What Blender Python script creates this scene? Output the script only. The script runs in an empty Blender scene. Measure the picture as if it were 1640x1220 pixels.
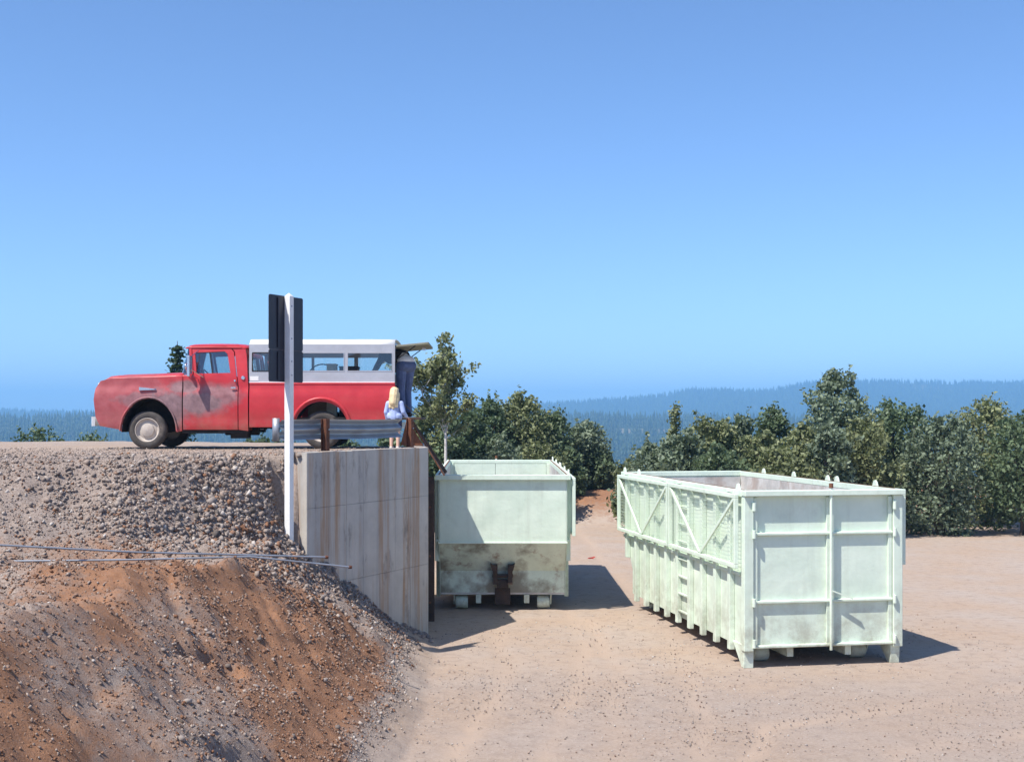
import bpy, bmesh, math, random
import numpy as np
from mathutils import Vector, Matrix
from mathutils.geometry import delaunay_2d_cdt

random.seed(7)
R = math.radians
S = bpy.context.scene
COL = S.collection

# ------------------------------------------------------------------ camera
HC, FP, PX0, PY0 = 3.755, 1950.0, 784.0, 668.0      # eye height, focal length in photo px, axis
cd = bpy.data.cameras.new('camera')
cd.sensor_width = 36.0
cd.lens = FP / 1640 * 36
cd.shift_x = (820 - PX0) / 1640
cd.shift_y = (PY0 - 610) / 1640
cd.clip_start, cd.clip_end = 0.1, 20000
cam = bpy.data.objects.new('camera', cd)
cam.location = (0, 0, HC)
cam.rotation_euler = (R(90), 0, 0)
COL.objects.link(cam)
S.camera = cam

# ------------------------------------------------------------------ light
LDIR = Vector((0.48, 0.42, -1.0)).normalized()       # the way the sunlight travels
EL = math.asin(-LDIR.z)
W = bpy.data.worlds.new('World')
S.world = W
W.use_nodes = True
wn = W.node_tree
sky = wn.nodes.new('ShaderNodeTexSky')
sky.sky_type = 'NISHITA'
sky.sun_disc = False
sky.sun_elevation = EL
sky.sun_rotation = math.atan2(-LDIR.x, -LDIR.y)
sky.altitude = 300
sky.air_density = 0.75
sky.dust_density = 0.7
sky.ozone_density = 8.0
wn.links.new(sky.outputs[0], wn.nodes['Background'].inputs[0])
wn.nodes['Background'].inputs[1].default_value = 0.14
sd = bpy.data.lights.new('sun', 'SUN')
sd.energy = 4.6
sd.angle = R(0.5)
sd.color = (1.0, 0.945, 0.86)
sun = bpy.data.objects.new('sun', sd)
sun.rotation_euler = LDIR.to_track_quat('-Z', 'Y').to_euler()
sun.location = (-10, -6, 30)
COL.objects.link(sun)
S.view_settings.view_transform = 'Standard'
S.view_settings.look = 'None'
S.view_settings.exposure = 0.6
S.view_settings.gamma = 1.0
S.cycles.max_bounces = 6
S.cycles.transparent_max_bounces = 12
S.cycles.volume_bounces = 2
S.cycles.use_denoising = True


def at(px, py, Y):
    """photo pixel + depth -> point"""
    return Vector(((px - PX0) / FP * Y, Y, HC - (py - PY0) / FP * Y))


# ------------------------------------------------------------------ materials
def nt_new(name):
    m = bpy.data.materials.new(name)
    m.use_nodes = True
    nt = m.node_tree
    b = nt.nodes['Principled BSDF']
    return m, nt, b


def N(nt, t, **kw):
    n = nt.nodes.new(t)
    for k, v in kw.items():
        if isinstance(k, str) and k.startswith('i_'):
            key = k[2:]
            n.inputs[int(key) if key.isdigit() else key.replace('_', ' ')].default_value = v
        else:
            setattr(n, k, v)
    return n


def noise(nt, co, scale, detail=5, rough=0.6, vscale=None):
    n = N(nt, 'ShaderNodeTexNoise')
    n.inputs['Scale'].default_value = scale
    n.inputs['Detail'].default_value = detail
    n.inputs['Roughness'].default_value = rough
    if vscale:
        mp = N(nt, 'ShaderNodeMapping')
        mp.inputs['Scale'].default_value = vscale
        nt.links.new(co, mp.inputs[0])
        co = mp.outputs[0]
    nt.links.new(co, n.inputs['Vector'])
    return n.outputs['Fac']


def ramp(nt, fac, stops):
    r = N(nt, 'ShaderNodeValToRGB')
    e = r.color_ramp.elements
    while len(e) < len(stops):
        e.new(0.5)
    for el, (p, c) in zip(e, stops):
        el.position = p
        el.color = (c, c, c, 1) if isinstance(c, (int, float)) else (*c, 1)
    nt.links.new(fac, r.inputs[0])
    return r.outputs[0]


def mixc(nt, fac, a, b, mode='MIX'):
    m = N(nt, 'ShaderNodeMix', data_type='RGBA', blend_type=mode)
    for sock, v in ((m.inputs[0], fac), (m.inputs[6], a), (m.inputs[7], b)):
        if isinstance(v, (int, float)):
            sock.default_value = v
        elif isinstance(v, tuple):
            sock.default_value = (*v, 1)
        else:
            nt.links.new(v, sock)
    return m.outputs[2]


def math_(nt, op, a, b=0.0, clamp=False):
    m = N(nt, 'ShaderNodeMath', operation=op, use_clamp=clamp)
    for s, v in ((m.inputs[0], a), (m.inputs[1], b)):
        if isinstance(v, (int, float)):
            s.default_value = v
        else:
            nt.links.new(v, s)
    return m.outputs[0]


def bump(nt, b, h, strength=0.3, dist=0.02):
    bp = N(nt, 'ShaderNodeBump')
    bp.inputs['Strength'].default_value = strength
    bp.inputs['Distance'].default_value = dist
    nt.links.new(h, bp.inputs['Height'])
    nt.links.new(bp.outputs[0], b.inputs['Normal'])


def objco(nt):
    return N(nt, 'ShaderNodeTexCoord').outputs['Object']


MATS = {}


def mat(name, col, rough=0.6, metal=0.0, var=0.18, scale=6.0, bmp=0.0, dirt=None, dirt_amt=0.4, spec=0.4):
    """painted / plain surface with mottled colour, dirt and fine relief"""
    if name in MATS:
        return MATS[name]
    m, nt, b = nt_new(name)
    co = objco(nt)
    f = noise(nt, co, scale, 6, 0.65)
    dark = tuple(c * (1 - var) for c in col)
    light = tuple(min(1, c * (1 + var * 0.6)) for c in col)
    c = mixc(nt, ramp(nt, f, [(0.3, 0.0), (0.7, 1.0)]), dark, light)
    if dirt:
        d = noise(nt, co, scale * 0.6, 8, 0.7)
        d = ramp(nt, d, [(0.5, 0.0), (0.72, dirt_amt)])
        c = mixc(nt, d, c, dirt)
    nt.links.new(c, b.inputs['Base Color'])
    b.inputs['Roughness'].default_value = rough
    b.inputs['Metallic'].default_value = metal
    b.inputs['Specular IOR Level'].default_value = spec
    if bmp:
        bump(nt, b, noise(nt, co, scale * 6, 6, 0.7), bmp, 0.01)
    MATS[name] = m
    return m


def glass_mat(name, tint=(0.85, 0.92, 0.92), refl=0.12):
    m = bpy.data.materials.new(name)
    m.use_nodes = True
    nt = m.node_tree
    nt.nodes.remove(nt.nodes['Principled BSDF'])
    out = nt.nodes['Material Output']
    t = N(nt, 'ShaderNodeBsdfTransparent')
    t.inputs[0].default_value = (*tint, 1)
    g = N(nt, 'ShaderNodeBsdfGlossy')
    g.inputs['Roughness'].default_value = 0.04
    lw = N(nt, 'ShaderNodeLayerWeight')
    lw.inputs[0].default_value = 0.25
    fac = math_(nt, 'ADD', lw.outputs['Fresnel'], refl, True)
    mx = N(nt, 'ShaderNodeMixShader')
    nt.links.new(fac, mx.inputs[0])
    nt.links.new(t.outputs[0], mx.inputs[1])
    nt.links.new(g.outputs[0], mx.inputs[2])
    nt.links.new(mx.outputs[0], out.inputs[0])
    return m


def mint_paint(name='mint_paint', grimy=False):
    m, nt, b = nt_new(name)
    co = objco(nt)
    base = mixc(nt, ramp(nt, noise(nt, co, 2.2, 6, 0.6), [(0.3, 0), (0.7, 1)]), (0.60, 0.705, 0.585), (0.70, 0.79, 0.665))
    # chalky wash and vertical grime streaks
    st = ramp(nt, noise(nt, co, 1.0, 7, 0.65, (7, 7, 0.5)), [(0.5, 0), (0.8, 0.35)])
    base = mixc(nt, st, base, (0.40, 0.44, 0.36))
    gr = ramp(nt, noise(nt, co, 0.9, 8, 0.75), [(0.56, 0), (0.75, 0.45)])
    base = mixc(nt, gr, base, (0.36, 0.36, 0.29))
    ru = ramp(nt, noise(nt, co, 9, 8, 0.8), [(0.70, 0), (0.76, 0.85)])
    base = mixc(nt, ru, base, (0.20, 0.075, 0.03))
    # soil thrown up on the lower body
    sx = N(nt, 'ShaderNodeSeparateXYZ')
    nt.links.new(co, sx.inputs[0])
    low = N(nt, 'ShaderNodeMapRange', i_1=1.30, i_2=0.35, i_3=0.0, i_4=0.55)
    nt.links.new(sx.outputs[2], low.inputs[0])
    spl = ramp(nt, noise(nt, co, 2.6, 8, 0.75), [(0.42, 0), (0.62, 1)])
    base = mixc(nt, math_(nt, 'MULTIPLY', low.outputs[0], spl), base, (0.25, 0.215, 0.15))
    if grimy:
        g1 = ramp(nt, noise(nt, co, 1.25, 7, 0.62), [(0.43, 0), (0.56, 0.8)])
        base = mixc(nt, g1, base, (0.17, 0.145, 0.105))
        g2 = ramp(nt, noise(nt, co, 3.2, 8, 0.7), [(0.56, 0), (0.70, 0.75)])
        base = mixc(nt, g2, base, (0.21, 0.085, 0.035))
    wr = ramp(nt, noise(nt, co, 1.0, 8, 0.8, (26, 26, 0.8)), [(0.655, 0), (0.72, 0.55)])
    base = mixc(nt, wr, base, (0.27, 0.15, 0.08))
    nt.links.new(base, b.inputs['Base Color'])
    b.inputs['Roughness'].default_value = 0.5
    b.inputs['Specular IOR Level'].default_value = 0.35
    bump(nt, b, noise(nt, co, 2.4, 4, 0.5), 0.6, 0.03)
    return m


def rust_mat(name='rusty_steel', a=(0.10, 0.035, 0.018), c2=(0.20, 0.085, 0.04)):
    m, nt, b = nt_new(name)
    co = objco(nt)
    c = mixc(nt, ramp(nt, noise(nt, co, 5, 8, 0.75), [(0.35, 0), (0.65, 1)]), a, c2)
    nt.links.new(c, b.inputs['Base Color'])
    b.inputs['Roughness'].default_value = 0.85
    bump(nt, b, noise(nt, co, 40, 6, 0.7), 0.4, 0.01)
    return m


def concrete_mat():
    m, nt, b = nt_new('form_cast_concrete')
    co = objco(nt)
    c = mixc(nt, ramp(nt, noise(nt, co, 1.7, 8, 0.65), [(0.3, 0), (0.7, 1)]), (0.40, 0.375, 0.34), (0.54, 0.505, 0.455))
    # boards of the formwork show as slightly different tones (along the wall)
    bd = ramp(nt, noise(nt, co, 1.0, 3, 0.4, (6, 6, 0.12)), [(0.45, 0), (0.62, 0.35)])
    c = mixc(nt, bd, c, (0.29, 0.27, 0.26))
    rs = ramp(nt, noise(nt, co, 1.0, 6, 0.7, (4.2, 4.2, 0.22)), [(0.49, 0), (0.66, 0.8)])
    c = mixc(nt, rs, c, (0.36, 0.205, 0.10))
    dk = ramp(nt, noise(nt, co, 1.0, 7, 0.7, (3.0, 3.0, 0.9)), [(0.56, 0), (0.68, 0.7)])
    c = mixc(nt, dk, c, (0.13, 0.115, 0.105))
    sp = ramp(nt, noise(nt, co, 30, 4, 0.6), [(0.68, 0), (0.74, 0.7)])
    c = mixc(nt, sp, c, (0.17, 0.16, 0.15))
    nt.links.new(c, b.inputs['Base Color'])
    b.inputs['Roughness'].default_value = 0.9
    b.inputs['Specular IOR Level'].default_value = 0.2
    h = math_(nt, 'ADD', noise(nt, co, 25, 6, 0.7), math_(nt, 'MULTIPLY', noise(nt, co, 1.0, 3, 0.5, (14, 14, 0.3)), 1.5))
    bump(nt, b, h, 0.35, 0.012)
    return m


def truck_paint():
    """faded red enamel with bare grey primer on the front fender and door"""
    m, nt, b = nt_new('faded_red_enamel')
    co = objco(nt)
    red = mixc(nt, ramp(nt, noise(nt, co, 3, 6, 0.6), [(0.3, 0), (0.7, 1)]), (0.42, 0.020, 0.030), (0.55, 0.038, 0.045))
    red = mixc(nt, ramp(nt, noise(nt, co, 1.4, 5, 0.6), [(0.5, 0), (0.75, 0.35)]), red, (0.50, 0.10, 0.09))
    wob = noise(nt, co, 3.5, 6, 0.65)
    sx = N(nt, 'ShaderNodeSeparateXYZ')
    nt.links.new(co, sx.inputs[0])
    total = None

    def blob(cx, cz, rx, rz, amt):
        nonlocal total
        dx = math_(nt, 'DIVIDE', math_(nt, 'SUBTRACT', sx.outputs[0], cx), rx)
        dz = math_(nt, 'DIVIDE', math_(nt, 'SUBTRACT', sx.outputs[2], cz), rz)
        d = math_(nt, 'SQRT', math_(nt, 'ADD', math_(nt, 'MULTIPLY', dx, dx), math_(nt, 'MULTIPLY', dz, dz)))
        d = math_(nt, 'ADD', d, math_(nt, 'MULTIPLY', math_(nt, 'SUBTRACT', wob, 0.5), 1.1))
        mr = N(nt, 'ShaderNodeMapRange', i_1=1.15, i_2=0.65, i_3=0.0, i_4=amt)
        nt.links.new(d, mr.inputs[0])
        total = mr.outputs[0] if total is None else math_(nt, 'MAXIMUM', total, mr.outputs[0])
    for (px, py, rx, rz, amt) in ((262, 655, 50, 36, 0.95), (318, 645, 52, 22, 0.95), (348, 634, 40, 22, 0.8), (292, 620, 30, 12, 0.9), (225, 640, 50, 16, 0.8), (205, 645, 105, 62, 0.42)):
        cx, cz = TP(px, py)
        blob(cx, cz, rx / 88.6, rz / 88.6, amt)
    prim = mixc(nt, ramp(nt, noise(nt, co, 6, 6, 0.7), [(0.35, 0), (0.65, 1)]), (0.15, 0.10, 0.11), (0.29, 0.19, 0.20))
    c = mixc(nt, total, red, prim)
    ds = N(nt, 'ShaderNodeMapRange', i_1=0.75, i_2=0.3, i_3=0.0, i_4=0.6)
    nt.links.new(sx.outputs[2], ds.inputs[0])
    c = mixc(nt, math_(nt, 'MULTIPLY', ds.outputs[0], ramp(nt, noise(nt, co, 4, 7, 0.7), [(0.35, 0), (0.65, 1)])), c, (0.34, 0.17, 0.12))
    nt.links.new(c, b.inputs['Base Color'])
    rg = N(nt, 'ShaderNodeMapRange', i_1=0.0, i_2=1.0, i_3=0.38, i_4=0.75)
    nt.links.new(total, rg.inputs[0])
    nt.links.new(rg.outputs[0], b.inputs['Roughness'])
    b.inputs['Specular IOR Level'].default_value = 0.45
    return m


def leaf_mat(name, dark, light):
    m, nt, b = nt_new(name)
    a = N(nt, 'ShaderNodeAttribute', attribute_name='tone')
    c = mixc(nt, a.outputs['Fac'], dark, light)
    nt.links.new(c, b.inputs['Base Color'])
    b.inputs['Roughness'].default_value = 0.55
    b.inputs['Specular IOR Level'].default_value = 0.35
    tr = N(nt, 'ShaderNodeBsdfTranslucent')
    nt.links.new(mixc(nt, 0.5, c, (0.16, 0.22, 0.05)), tr.inputs[0])
    mx = N(nt, 'ShaderNodeMixShader')
    mx.inputs[0].default_value = 0.28
    nt.links.new(b.outputs[0], mx.inputs[1])
    nt.links.new(tr.outputs[0], mx.inputs[2])
    nt.links.new(mx.outputs[0], nt.nodes['Material Output'].inputs[0])
    return m


def ground_mat():
    m, nt, b = nt_new('gravel_and_red_earth')
    co = objco(nt)
    red = N(nt, 'ShaderNodeAttribute', attribute_name='red').outputs['Fac']
    grey = N(nt, 'ShaderNodeAttribute', attribute_name='grey').outputs['Fac']
    veg = N(nt, 'ShaderNodeAttribute', attribute_name='veg').outputs['Fac']
    n1 = noise(nt, co, 0.55, 8, 0.6)
    n2 = noise(nt, co, 5.0, 8, 0.7)
    n3 = noise(nt, co, 26, 6, 0.75)
    tan = mixc(nt, ramp(nt, n1, [(0.35, 0), (0.65, 1)]), (0.385, 0.275, 0.195), (0.385, 0.315, 0.265))
    tan = mixc(nt, ramp(nt, n3, [(0.35, 0.0), (0.7, 0.6)]), tan, (0.45, 0.375, 0.32))
    tan = mixc(nt, ramp(nt, n2, [(0.5, 0.0), (0.72, 0.6)]), tan, (0.21, 0.16, 0.135))
    rd = mixc(nt, ramp(nt, n2, [(0.3, 0), (0.65, 1)]), (0.185, 0.090, 0.050), (0.335, 0.175, 0.098))
    rd = mixc(nt, ramp(nt, n3, [(0.45, 0.0), (0.7, 0.55)]), rd, (0.25, 0.165, 0.125))
    gy = mixc(nt, ramp(nt, n3, [(0.3, 0), (0.7, 1)]), (0.18, 0.135, 0.11), (0.40, 0.33, 0.285))
    wob = math_(nt, 'MULTIPLY', math_(nt, 'SUBTRACT', n2, 0.5), 0.9)
    c = mixc(nt, math_(nt, 'ADD', grey, math_(nt, 'MULTIPLY', wob, math_(nt, 'MULTIPLY', grey, math_(nt, 'SUBTRACT', 1.6, grey))), True), tan, gy)
    rm = N(nt, 'ShaderNodeMapRange', i_1=0.3, i_2=0.7)
    nt.links.new(math_(nt, 'ADD', red, wob), rm.inputs[0])
    c = mixc(nt, math_(nt, 'MULTIPLY', rm.outputs[0], math_(nt, 'GREATER_THAN', red, 0.02)), c, rd)
    trk = N(nt, 'ShaderNodeAttribute', attribute_name='track').outputs['Fac']
    c = mixc(nt, math_(nt, 'MULTIPLY', trk, ramp(nt, n2, [(0.3, 0.35), (0.6, 1.0)])), c, (0.43, 0.325, 0.25))
    c = mixc(nt, veg, c, mixc(nt, n2, (0.045, 0.06, 0.02), (0.11, 0.12, 0.05)))
    nt.links.new(c, b.inputs['Base Color'])
    b.inputs['Roughness'].default_value = 0.95
    b.inputs['Specular IOR Level'].default_value = 0.15
    bump(nt, b, math_(nt, 'ADD', math_(nt, 'MULTIPLY', n3, 0.6), noise(nt, co, 70, 4, 0.7)), 0.6, 0.03)
    return m


def stone_mat(name, cols):
    m, nt, b = nt_new(name)
    a = N(nt, 'ShaderNodeAttribute', attribute_name='tone')
    c = ramp(nt, a.outputs['Fac'], [(i / (len(cols) - 1), c) for i, c in enumerate(cols)])
    c = mixc(nt, ramp(nt, noise(nt, objco(nt), 30, 5, 0.7), [(0.4, 0), (0.7, 0.35)]), c, (0.12, 0.09, 0.075))
    nt.links.new(c, b.inputs['Base Color'])
    b.inputs['Roughness'].default_value = 0.9
    b.inputs['Specular IOR Level'].default_value = 0.2
    return m


TX, TY0, TZ = (514 - PX0) / FP * 22.0, 22.0, 3.18     # truck: rear axle, near side, ground


def TP(px, py):
    """photo pixel on the truck's near side -> truck coordinates (x to the tail, z up)"""
    return ((px - 514) / 88.6, (719 - py) / 88.6)


M_MINT = mint_paint()
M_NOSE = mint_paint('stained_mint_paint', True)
M_MINT_IN = mat('scraped_bin_lining', (0.55, 0.53, 0.50), 0.7, 0, 0.3, 3, 0.2, (0.26, 0.13, 0.07), 0.6)
M_RUST = rust_mat()
M_RUSTD = rust_mat('dark_oily_steel', (0.030, 0.022, 0.018), (0.085, 0.05, 0.035))
M_RUSTO = rust_mat('orange_rusted_post', (0.060, 0.022, 0.012), (0.17, 0.06, 0.028))
M_CONC = concrete_mat()
M_RED = truck_paint()
M_GLASS = glass_mat('window_glass')
M_GROUND = ground_mat()
M_CHROME = mat('dull_chrome', (0.72, 0.72, 0.74), 0.2, 1.0, 0.1)
M_RUBBER = mat('dusty_tyre_rubber', (0.075, 0.066, 0.060), 0.9, 0, 0.3, 8, 0.2, (0.24, 0.19, 0.155), 0.6)
M_WHEEL = mat('dusty_cream_wheel_paint', (0.52, 0.46, 0.40), 0.6, 0, 0.25, 6, 0, (0.30, 0.22, 0.17), 0.6)
M_DARK = mat('chassis_black', (0.022, 0.02, 0.02), 0.85, 0, 0.3, 5, 0.1, (0.09, 0.07, 0.055), 0.5)
M_WHITE = mat('white_paint', (0.80, 0.80, 0.78), 0.5, 0, 0.08, 5, 0.08, (0.55, 0.50, 0.44), 0.3)
M_CANOPY = mat('brushed_aluminium', (0.47, 0.47, 0.49), 0.42, 0.35, 0.10, 4, 0.05, (0.45, 0.44, 0.43), 0.4)
M_CANTOP = mat('white_canopy_roof', (0.78, 0.765, 0.73), 0.5, 0, 0.08, 4, 0, (0.6, 0.56, 0.5), 0.3)
M_OLIVE = mat('weathered_hatch_lining', (0.24, 0.235, 0.17), 0.7, 0, 0.2, 5)
M_GALV = mat('galvanised_steel', (0.36, 0.38, 0.41), 0.5, 0.6, 0.18, 3, 0.05, (0.25, 0.22, 0.20), 0.4)
M_SIGN = mat('dark_sign_back', (0.022, 0.022, 0.034), 0.4, 0.0, 0.2, 4)
M_SEAT = mat('dark_vinyl', (0.05, 0.03, 0.03), 0.5)
M_SKIN = mat('skin', (0.66, 0.43, 0.33), 0.55, 0, 0.06, 10)
M_HAIR = mat('blond_hair', (0.72, 0.56, 0.33), 0.5, 0, 0.25, 30)
M_HAIRD = mat('brown_hair', (0.09, 0.05, 0.03), 0.6, 0, 0.3, 30)
M_SHIRTB = mat('pale_blue_cotton', (0.36, 0.44, 0.68), 0.85, 0, 0.12, 9, 0.2)
M_SHORT = mat('navy_cotton', (0.035, 0.04, 0.09), 0.85)
M_JEANS = mat('washed_denim', (0.105, 0.135, 0.24), 0.9, 0, 0.3, 7, 0.25, (0.20, 0.25, 0.38), 0.5)
M_SHIRTW = mat('white_undershirt', (0.75, 0.74, 0.72), 0.85)
M_SHIRTK = mat('charcoal_jacket', (0.028, 0.025, 0.03), 0.9)
M_SHOE = mat('brown_leather', (0.08, 0.045, 0.025), 0.6)
M_BARK = mat('pale_bark', (0.58, 0.55, 0.51), 0.9, 0, 0.3, 9, 0.3, (0.16, 0.14, 0.12), 0.6)
M_BARKD = mat('grey_brown_bark', (0.11, 0.085, 0.065), 0.95, 0, 0.3, 9, 0.3)
M_LEAF1 = leaf_mat('olive_leaves', (0.060, 0.080, 0.036), (0.29, 0.315, 0.15))
M_LEAF2 = leaf_mat('deep_green_leaves', (0.040, 0.068, 0.036), (0.155, 0.210, 0.11))
M_LEAF3 = leaf_mat('grey_green_leaves', (0.060, 0.088, 0.058), (0.23, 0.285, 0.185))
M_NEEDLE = leaf_mat('conifer_needles', (0.018, 0.036, 0.020), (0.05, 0.085, 0.042))
M_STONE = stone_mat('broken_rock', [(0.10, 0.085, 0.075), (0.22, 0.18, 0.16), (0.34, 0.29, 0.255), (0.27, 0.19, 0.145), (0.55, 0.51, 0.47)])
M_REDSTONE = stone_mat('red_clods', [(0.13, 0.062, 0.035), (0.25, 0.125, 0.070), (0.30, 0.18, 0.12), (0.22, 0.165, 0.135), (0.42, 0.35, 0.30)])


# ------------------------------------------------------------------ mesh helpers
def tag(o, label=None, cat=None, group=None, kind=None):
    if label:
        o['label'] = label
    if cat:
        o['category'] = cat
    if group:
        o['group'] = group
    if kind:
        o['kind'] = kind
    return o


def empty(name, loc=(0, 0, 0), rot=(0, 0, 0)):
    o = bpy.data.objects.new(name, None)
    o.empty_display_size = 0.3
    o.location = loc
    o.rotation_euler = rot
    COL.objects.link(o)
    return o


def link(name, me, m=None, parent=None, loc=None):
    o = bpy.data.objects.new(name, me)
    if m:
        me.materials.append(m)
    COL.objects.link(o)
    if parent:
        o.parent = parent
    if loc is not None:
        o.location = loc
    return o


def np_mesh(name, V, F, tone=None, smooth=False):
    """V (n,3), F (m,k) constant corner count"""
    V = np.asarray(V, dtype=np.float32)
    F = np.asarray(F, dtype=np.int32)
    me = bpy.data.meshes.new(name)
    me.vertices.add(len(V))
    me.vertices.foreach_set('co', V.ravel())
    k = F.shape[1]
    me.loops.add(F.size)
    me.loops.foreach_set('vertex_index', F.ravel())
    me.polygons.add(len(F))
    me.polygons.foreach_set('loop_start', np.arange(0, F.size, k, dtype=np.int32))
    if smooth:
        me.polygons.foreach_set('use_smooth', np.ones(len(F), dtype=bool))
    if tone is not None:
        a = me.attributes.new('tone', 'FLOAT', 'POINT')
        a.data.foreach_set('value', np.asarray(tone, dtype=np.float32))
    me.update(calc_edges=True)
    me.validate()
    return me


class MB:
    def __init__(self):
        self.v, self.f = [], []

    def add(self, vs, fs):
        o = len(self.v)
        self.v += [tuple(p) for p in vs]
        self.f += [tuple(i + o for i in f) for f in fs]
        return self

    def box(self, x0, x1, y0, y1, z0, z1):
        vs = [(x, y, z) for z in (z0, z1) for y in (y0, y1) for x in (x0, x1)]
        return self.add(vs, [(0, 2, 3, 1), (4, 5, 7, 6), (0, 1, 5, 4), (2, 6, 7, 3), (0, 4, 6, 2), (1, 3, 7, 5)])

    def frame(self, p0, p1, up):
        d = (Vector(p1) - Vector(p0)).normalized()
        u = Vector(up)
        s = d.cross(u)
        if s.length < 1e-5:
            s = d.cross(Vector((1, 0, 0)))
        s.normalize()
        return d, s, s.cross(d).normalized()

    def bar(self, p0, p1, w, h, up=(0, 0, 1)):
        d, s, u = self.frame(p0, p1, up)
        vs = []
        for p in (Vector(p0), Vector(p1)):
            for a, b in ((-1, -1), (1, -1), (1, 1), (-1, 1)):
                vs.append(p + s * (a * w / 2) + u * (b * h / 2))
        return self.add(vs, [(3, 2, 1, 0), (4, 5, 6, 7), (0, 1, 5, 4), (1, 2, 6, 5), (2, 3, 7, 6), (3, 0, 4, 7)])

    def tube(self, pts, rad, n=8):
        """swept round tube through points; rad number or list"""
        pts = [Vector(p) for p in pts]
        if isinstance(rad, (int, float)):
            rad = [rad] * len(pts)
        vs, fs = [], []
        ref = Vector((0.31, 0.22, 0.93))
        for i, p in enumerate(pts):
            d = (pts[min(i + 1, len(pts) - 1)] - pts[max(i - 1, 0)]).normalized()
            s = d.cross(ref)
            if s.length < 0.05:
                s = d.cross(Vector((1, 0, 0)))
            s.normalize()
            u = d.cross(s)
            for k in range(n):
                a = 2 * math.pi * k / n
                vs.append(p + (s * math.cos(a) + u * math.sin(a)) * rad[i])
        for i in range(len(pts) - 1):
            for k in range(n):
                a, b = i * n + k, i * n + (k + 1) % n
                fs.append((a, a + n, b + n, b))
        fs.append(tuple(range(n)))
        fs.append(tuple(range((len(pts) - 1) * n + n - 1, (len(pts) - 1) * n - 1, -1)))
        return self.add(vs, fs)

    def prism(self, poly, axis, a, b):
        """extrude a 2D polygon along an axis: axis 'x' -> poly (y,z), 'y' -> (x,z), 'z' -> (x,y)"""
        n = len(poly)

        def pt(p, t):
            return {'x': (t, p[0], p[1]), 'y': (p[0], t, p[1]), 'z': (p[0], p[1], t)}[axis]
        vs = [pt(p, a) for p in poly] + [pt(p, b) for p in poly]
        fs = [tuple(range(n))[::-1], tuple(range(n, 2 * n))]
        for i in range(n):
            j = (i + 1) % n
            fs.append((i, j, n + j, n + i))
        return self.add(vs, fs)

    def lathe(self, prof, c, axis='y', n=28):
        """prof: (radius, offset along axis)"""
        vs, fs = [], []
        for r, t in prof:
            for k in range(n):
                a = 2 * math.pi * k / n
                ca, sa = r * math.cos(a), r * math.sin(a)
                vs.append({'y': (c[0] + ca, c[1] + t, c[2] + sa), 'z': (c[0] + ca, c[1] + sa, c[2] + t), 'x': (c[0] + t, c[1] + ca, c[2] + sa)}[axis])
        for i in range(len(prof) - 1):
            for k in range(n):
                a, b = i * n + k, i * n + (k + 1) % n
                fs.append((a, b, b + n, a + n))
        return self.add(vs, fs)

    def build(self, name, m, parent=None, smooth=None, bevel=0.0, loc=None):
        me = bpy.data.meshes.new(name)
        me.from_pydata(self.v, [], self.f)
        bm = bmesh.new()
        bm.from_mesh(me)
        bmesh.ops.recalc_face_normals(bm, faces=bm.faces)
        bm.to_mesh(me)
        bm.free()
        if smooth:
            for p in me.polygons:
                p.use_smooth = True
            me.set_sharp_from_angle(angle=R(smooth))
        o = link(name, me, m, parent, loc)
        if bevel:
            b = o.modifiers.new('bevel', 'BEVEL')
            b.width = bevel
            b.segments = 2
            b.limit_method = 'ANGLE'
            b.angle_limit = R(40)
            b.harden_normals = False
        return o


def pip(x, y, poly):
    c = False
    n = len(poly)
    for i in range(n):
        x0, y0 = poly[i]
        x1, y1 = poly[(i + 1) % n]
        if (y0 > y) != (y1 > y) and x < (x1 - x0) * (y - y0) / (y1 - y0) + x0:
            c = not c
    return c


def panel(name, outer, holes, yfun, thick, m, parent, flip=None, step=0.07):
    """sheet-metal panel: outline (x,z) with holes, curved by yfun(x,z); flip = width to mirror to the far side"""
    pts, edges = [], []
    for loop in [outer] + holes:
        o = len(pts)
        # refine the edges so that the panel can curve
        fine = []
        for i in range(len(loop)):
            a, b = loop[i], loop[(i + 1) % len(loop)]
            k = max(1, int(math.dist(a, b) / step))
            fine += [(a[0] + (b[0] - a[0]) * t / k, a[1] + (b[1] - a[1]) * t / k) for t in range(k)]
        pts += fine
        edges += [(o + i, o + (i + 1) % len(fine)) for i in range(len(fine))]
    xs = [p[0] for p in outer]
    zs = [p[1] for p in outer]
    x = min(xs) + step / 2
    border = list(pts)
    while x < max(xs):
        z = min(zs) + step / 2
        while z < max(zs):
            if pip(x, z, outer) and not any(pip(x, z, h) for h in holes):
                if min((x - p[0]) ** 2 + (z - p[1]) ** 2 for p in border) > (step * 0.45) ** 2:
                    pts.append((x, z))
            z += step
        x += step
    vs, _, fs, *_ = delaunay_2d_cdt([Vector(p) for p in pts], edges, [], 0, 1e-5)
    tris = []
    for f in fs:
        cx = sum(vs[i].x for i in f) / len(f)
        cz = sum(vs[i].y for i in f) / len(f)
        if pip(cx, cz, outer) and not any(pip(cx, cz, h) for h in holes):
            tris.append(tuple(f))
    n = len(vs)
    V = [(v.x, yfun(v.x, v.y), v.y) for v in vs] + [(v.x, yfun(v.x, v.y) + thick, v.y) for v in vs]
    cnt = {}
    for t in tris:
        for i in range(3):
            e = (t[i], t[(i + 1) % 3])
            cnt[e] = 1
    F = list(tris) + [tuple(i + n for i in t[::-1]) for t in tris]
    for (a, b) in cnt:
        if (b, a) not in cnt:
            F.append((b, a, a + n, b + n))
    if flip is not None:
        V = [(p[0], flip - p[1], p[2]) for p in V]
    mb = MB()
    mb.v, mb.f = V, F
    return mb.build(name, m, parent, smooth=30)


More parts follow.
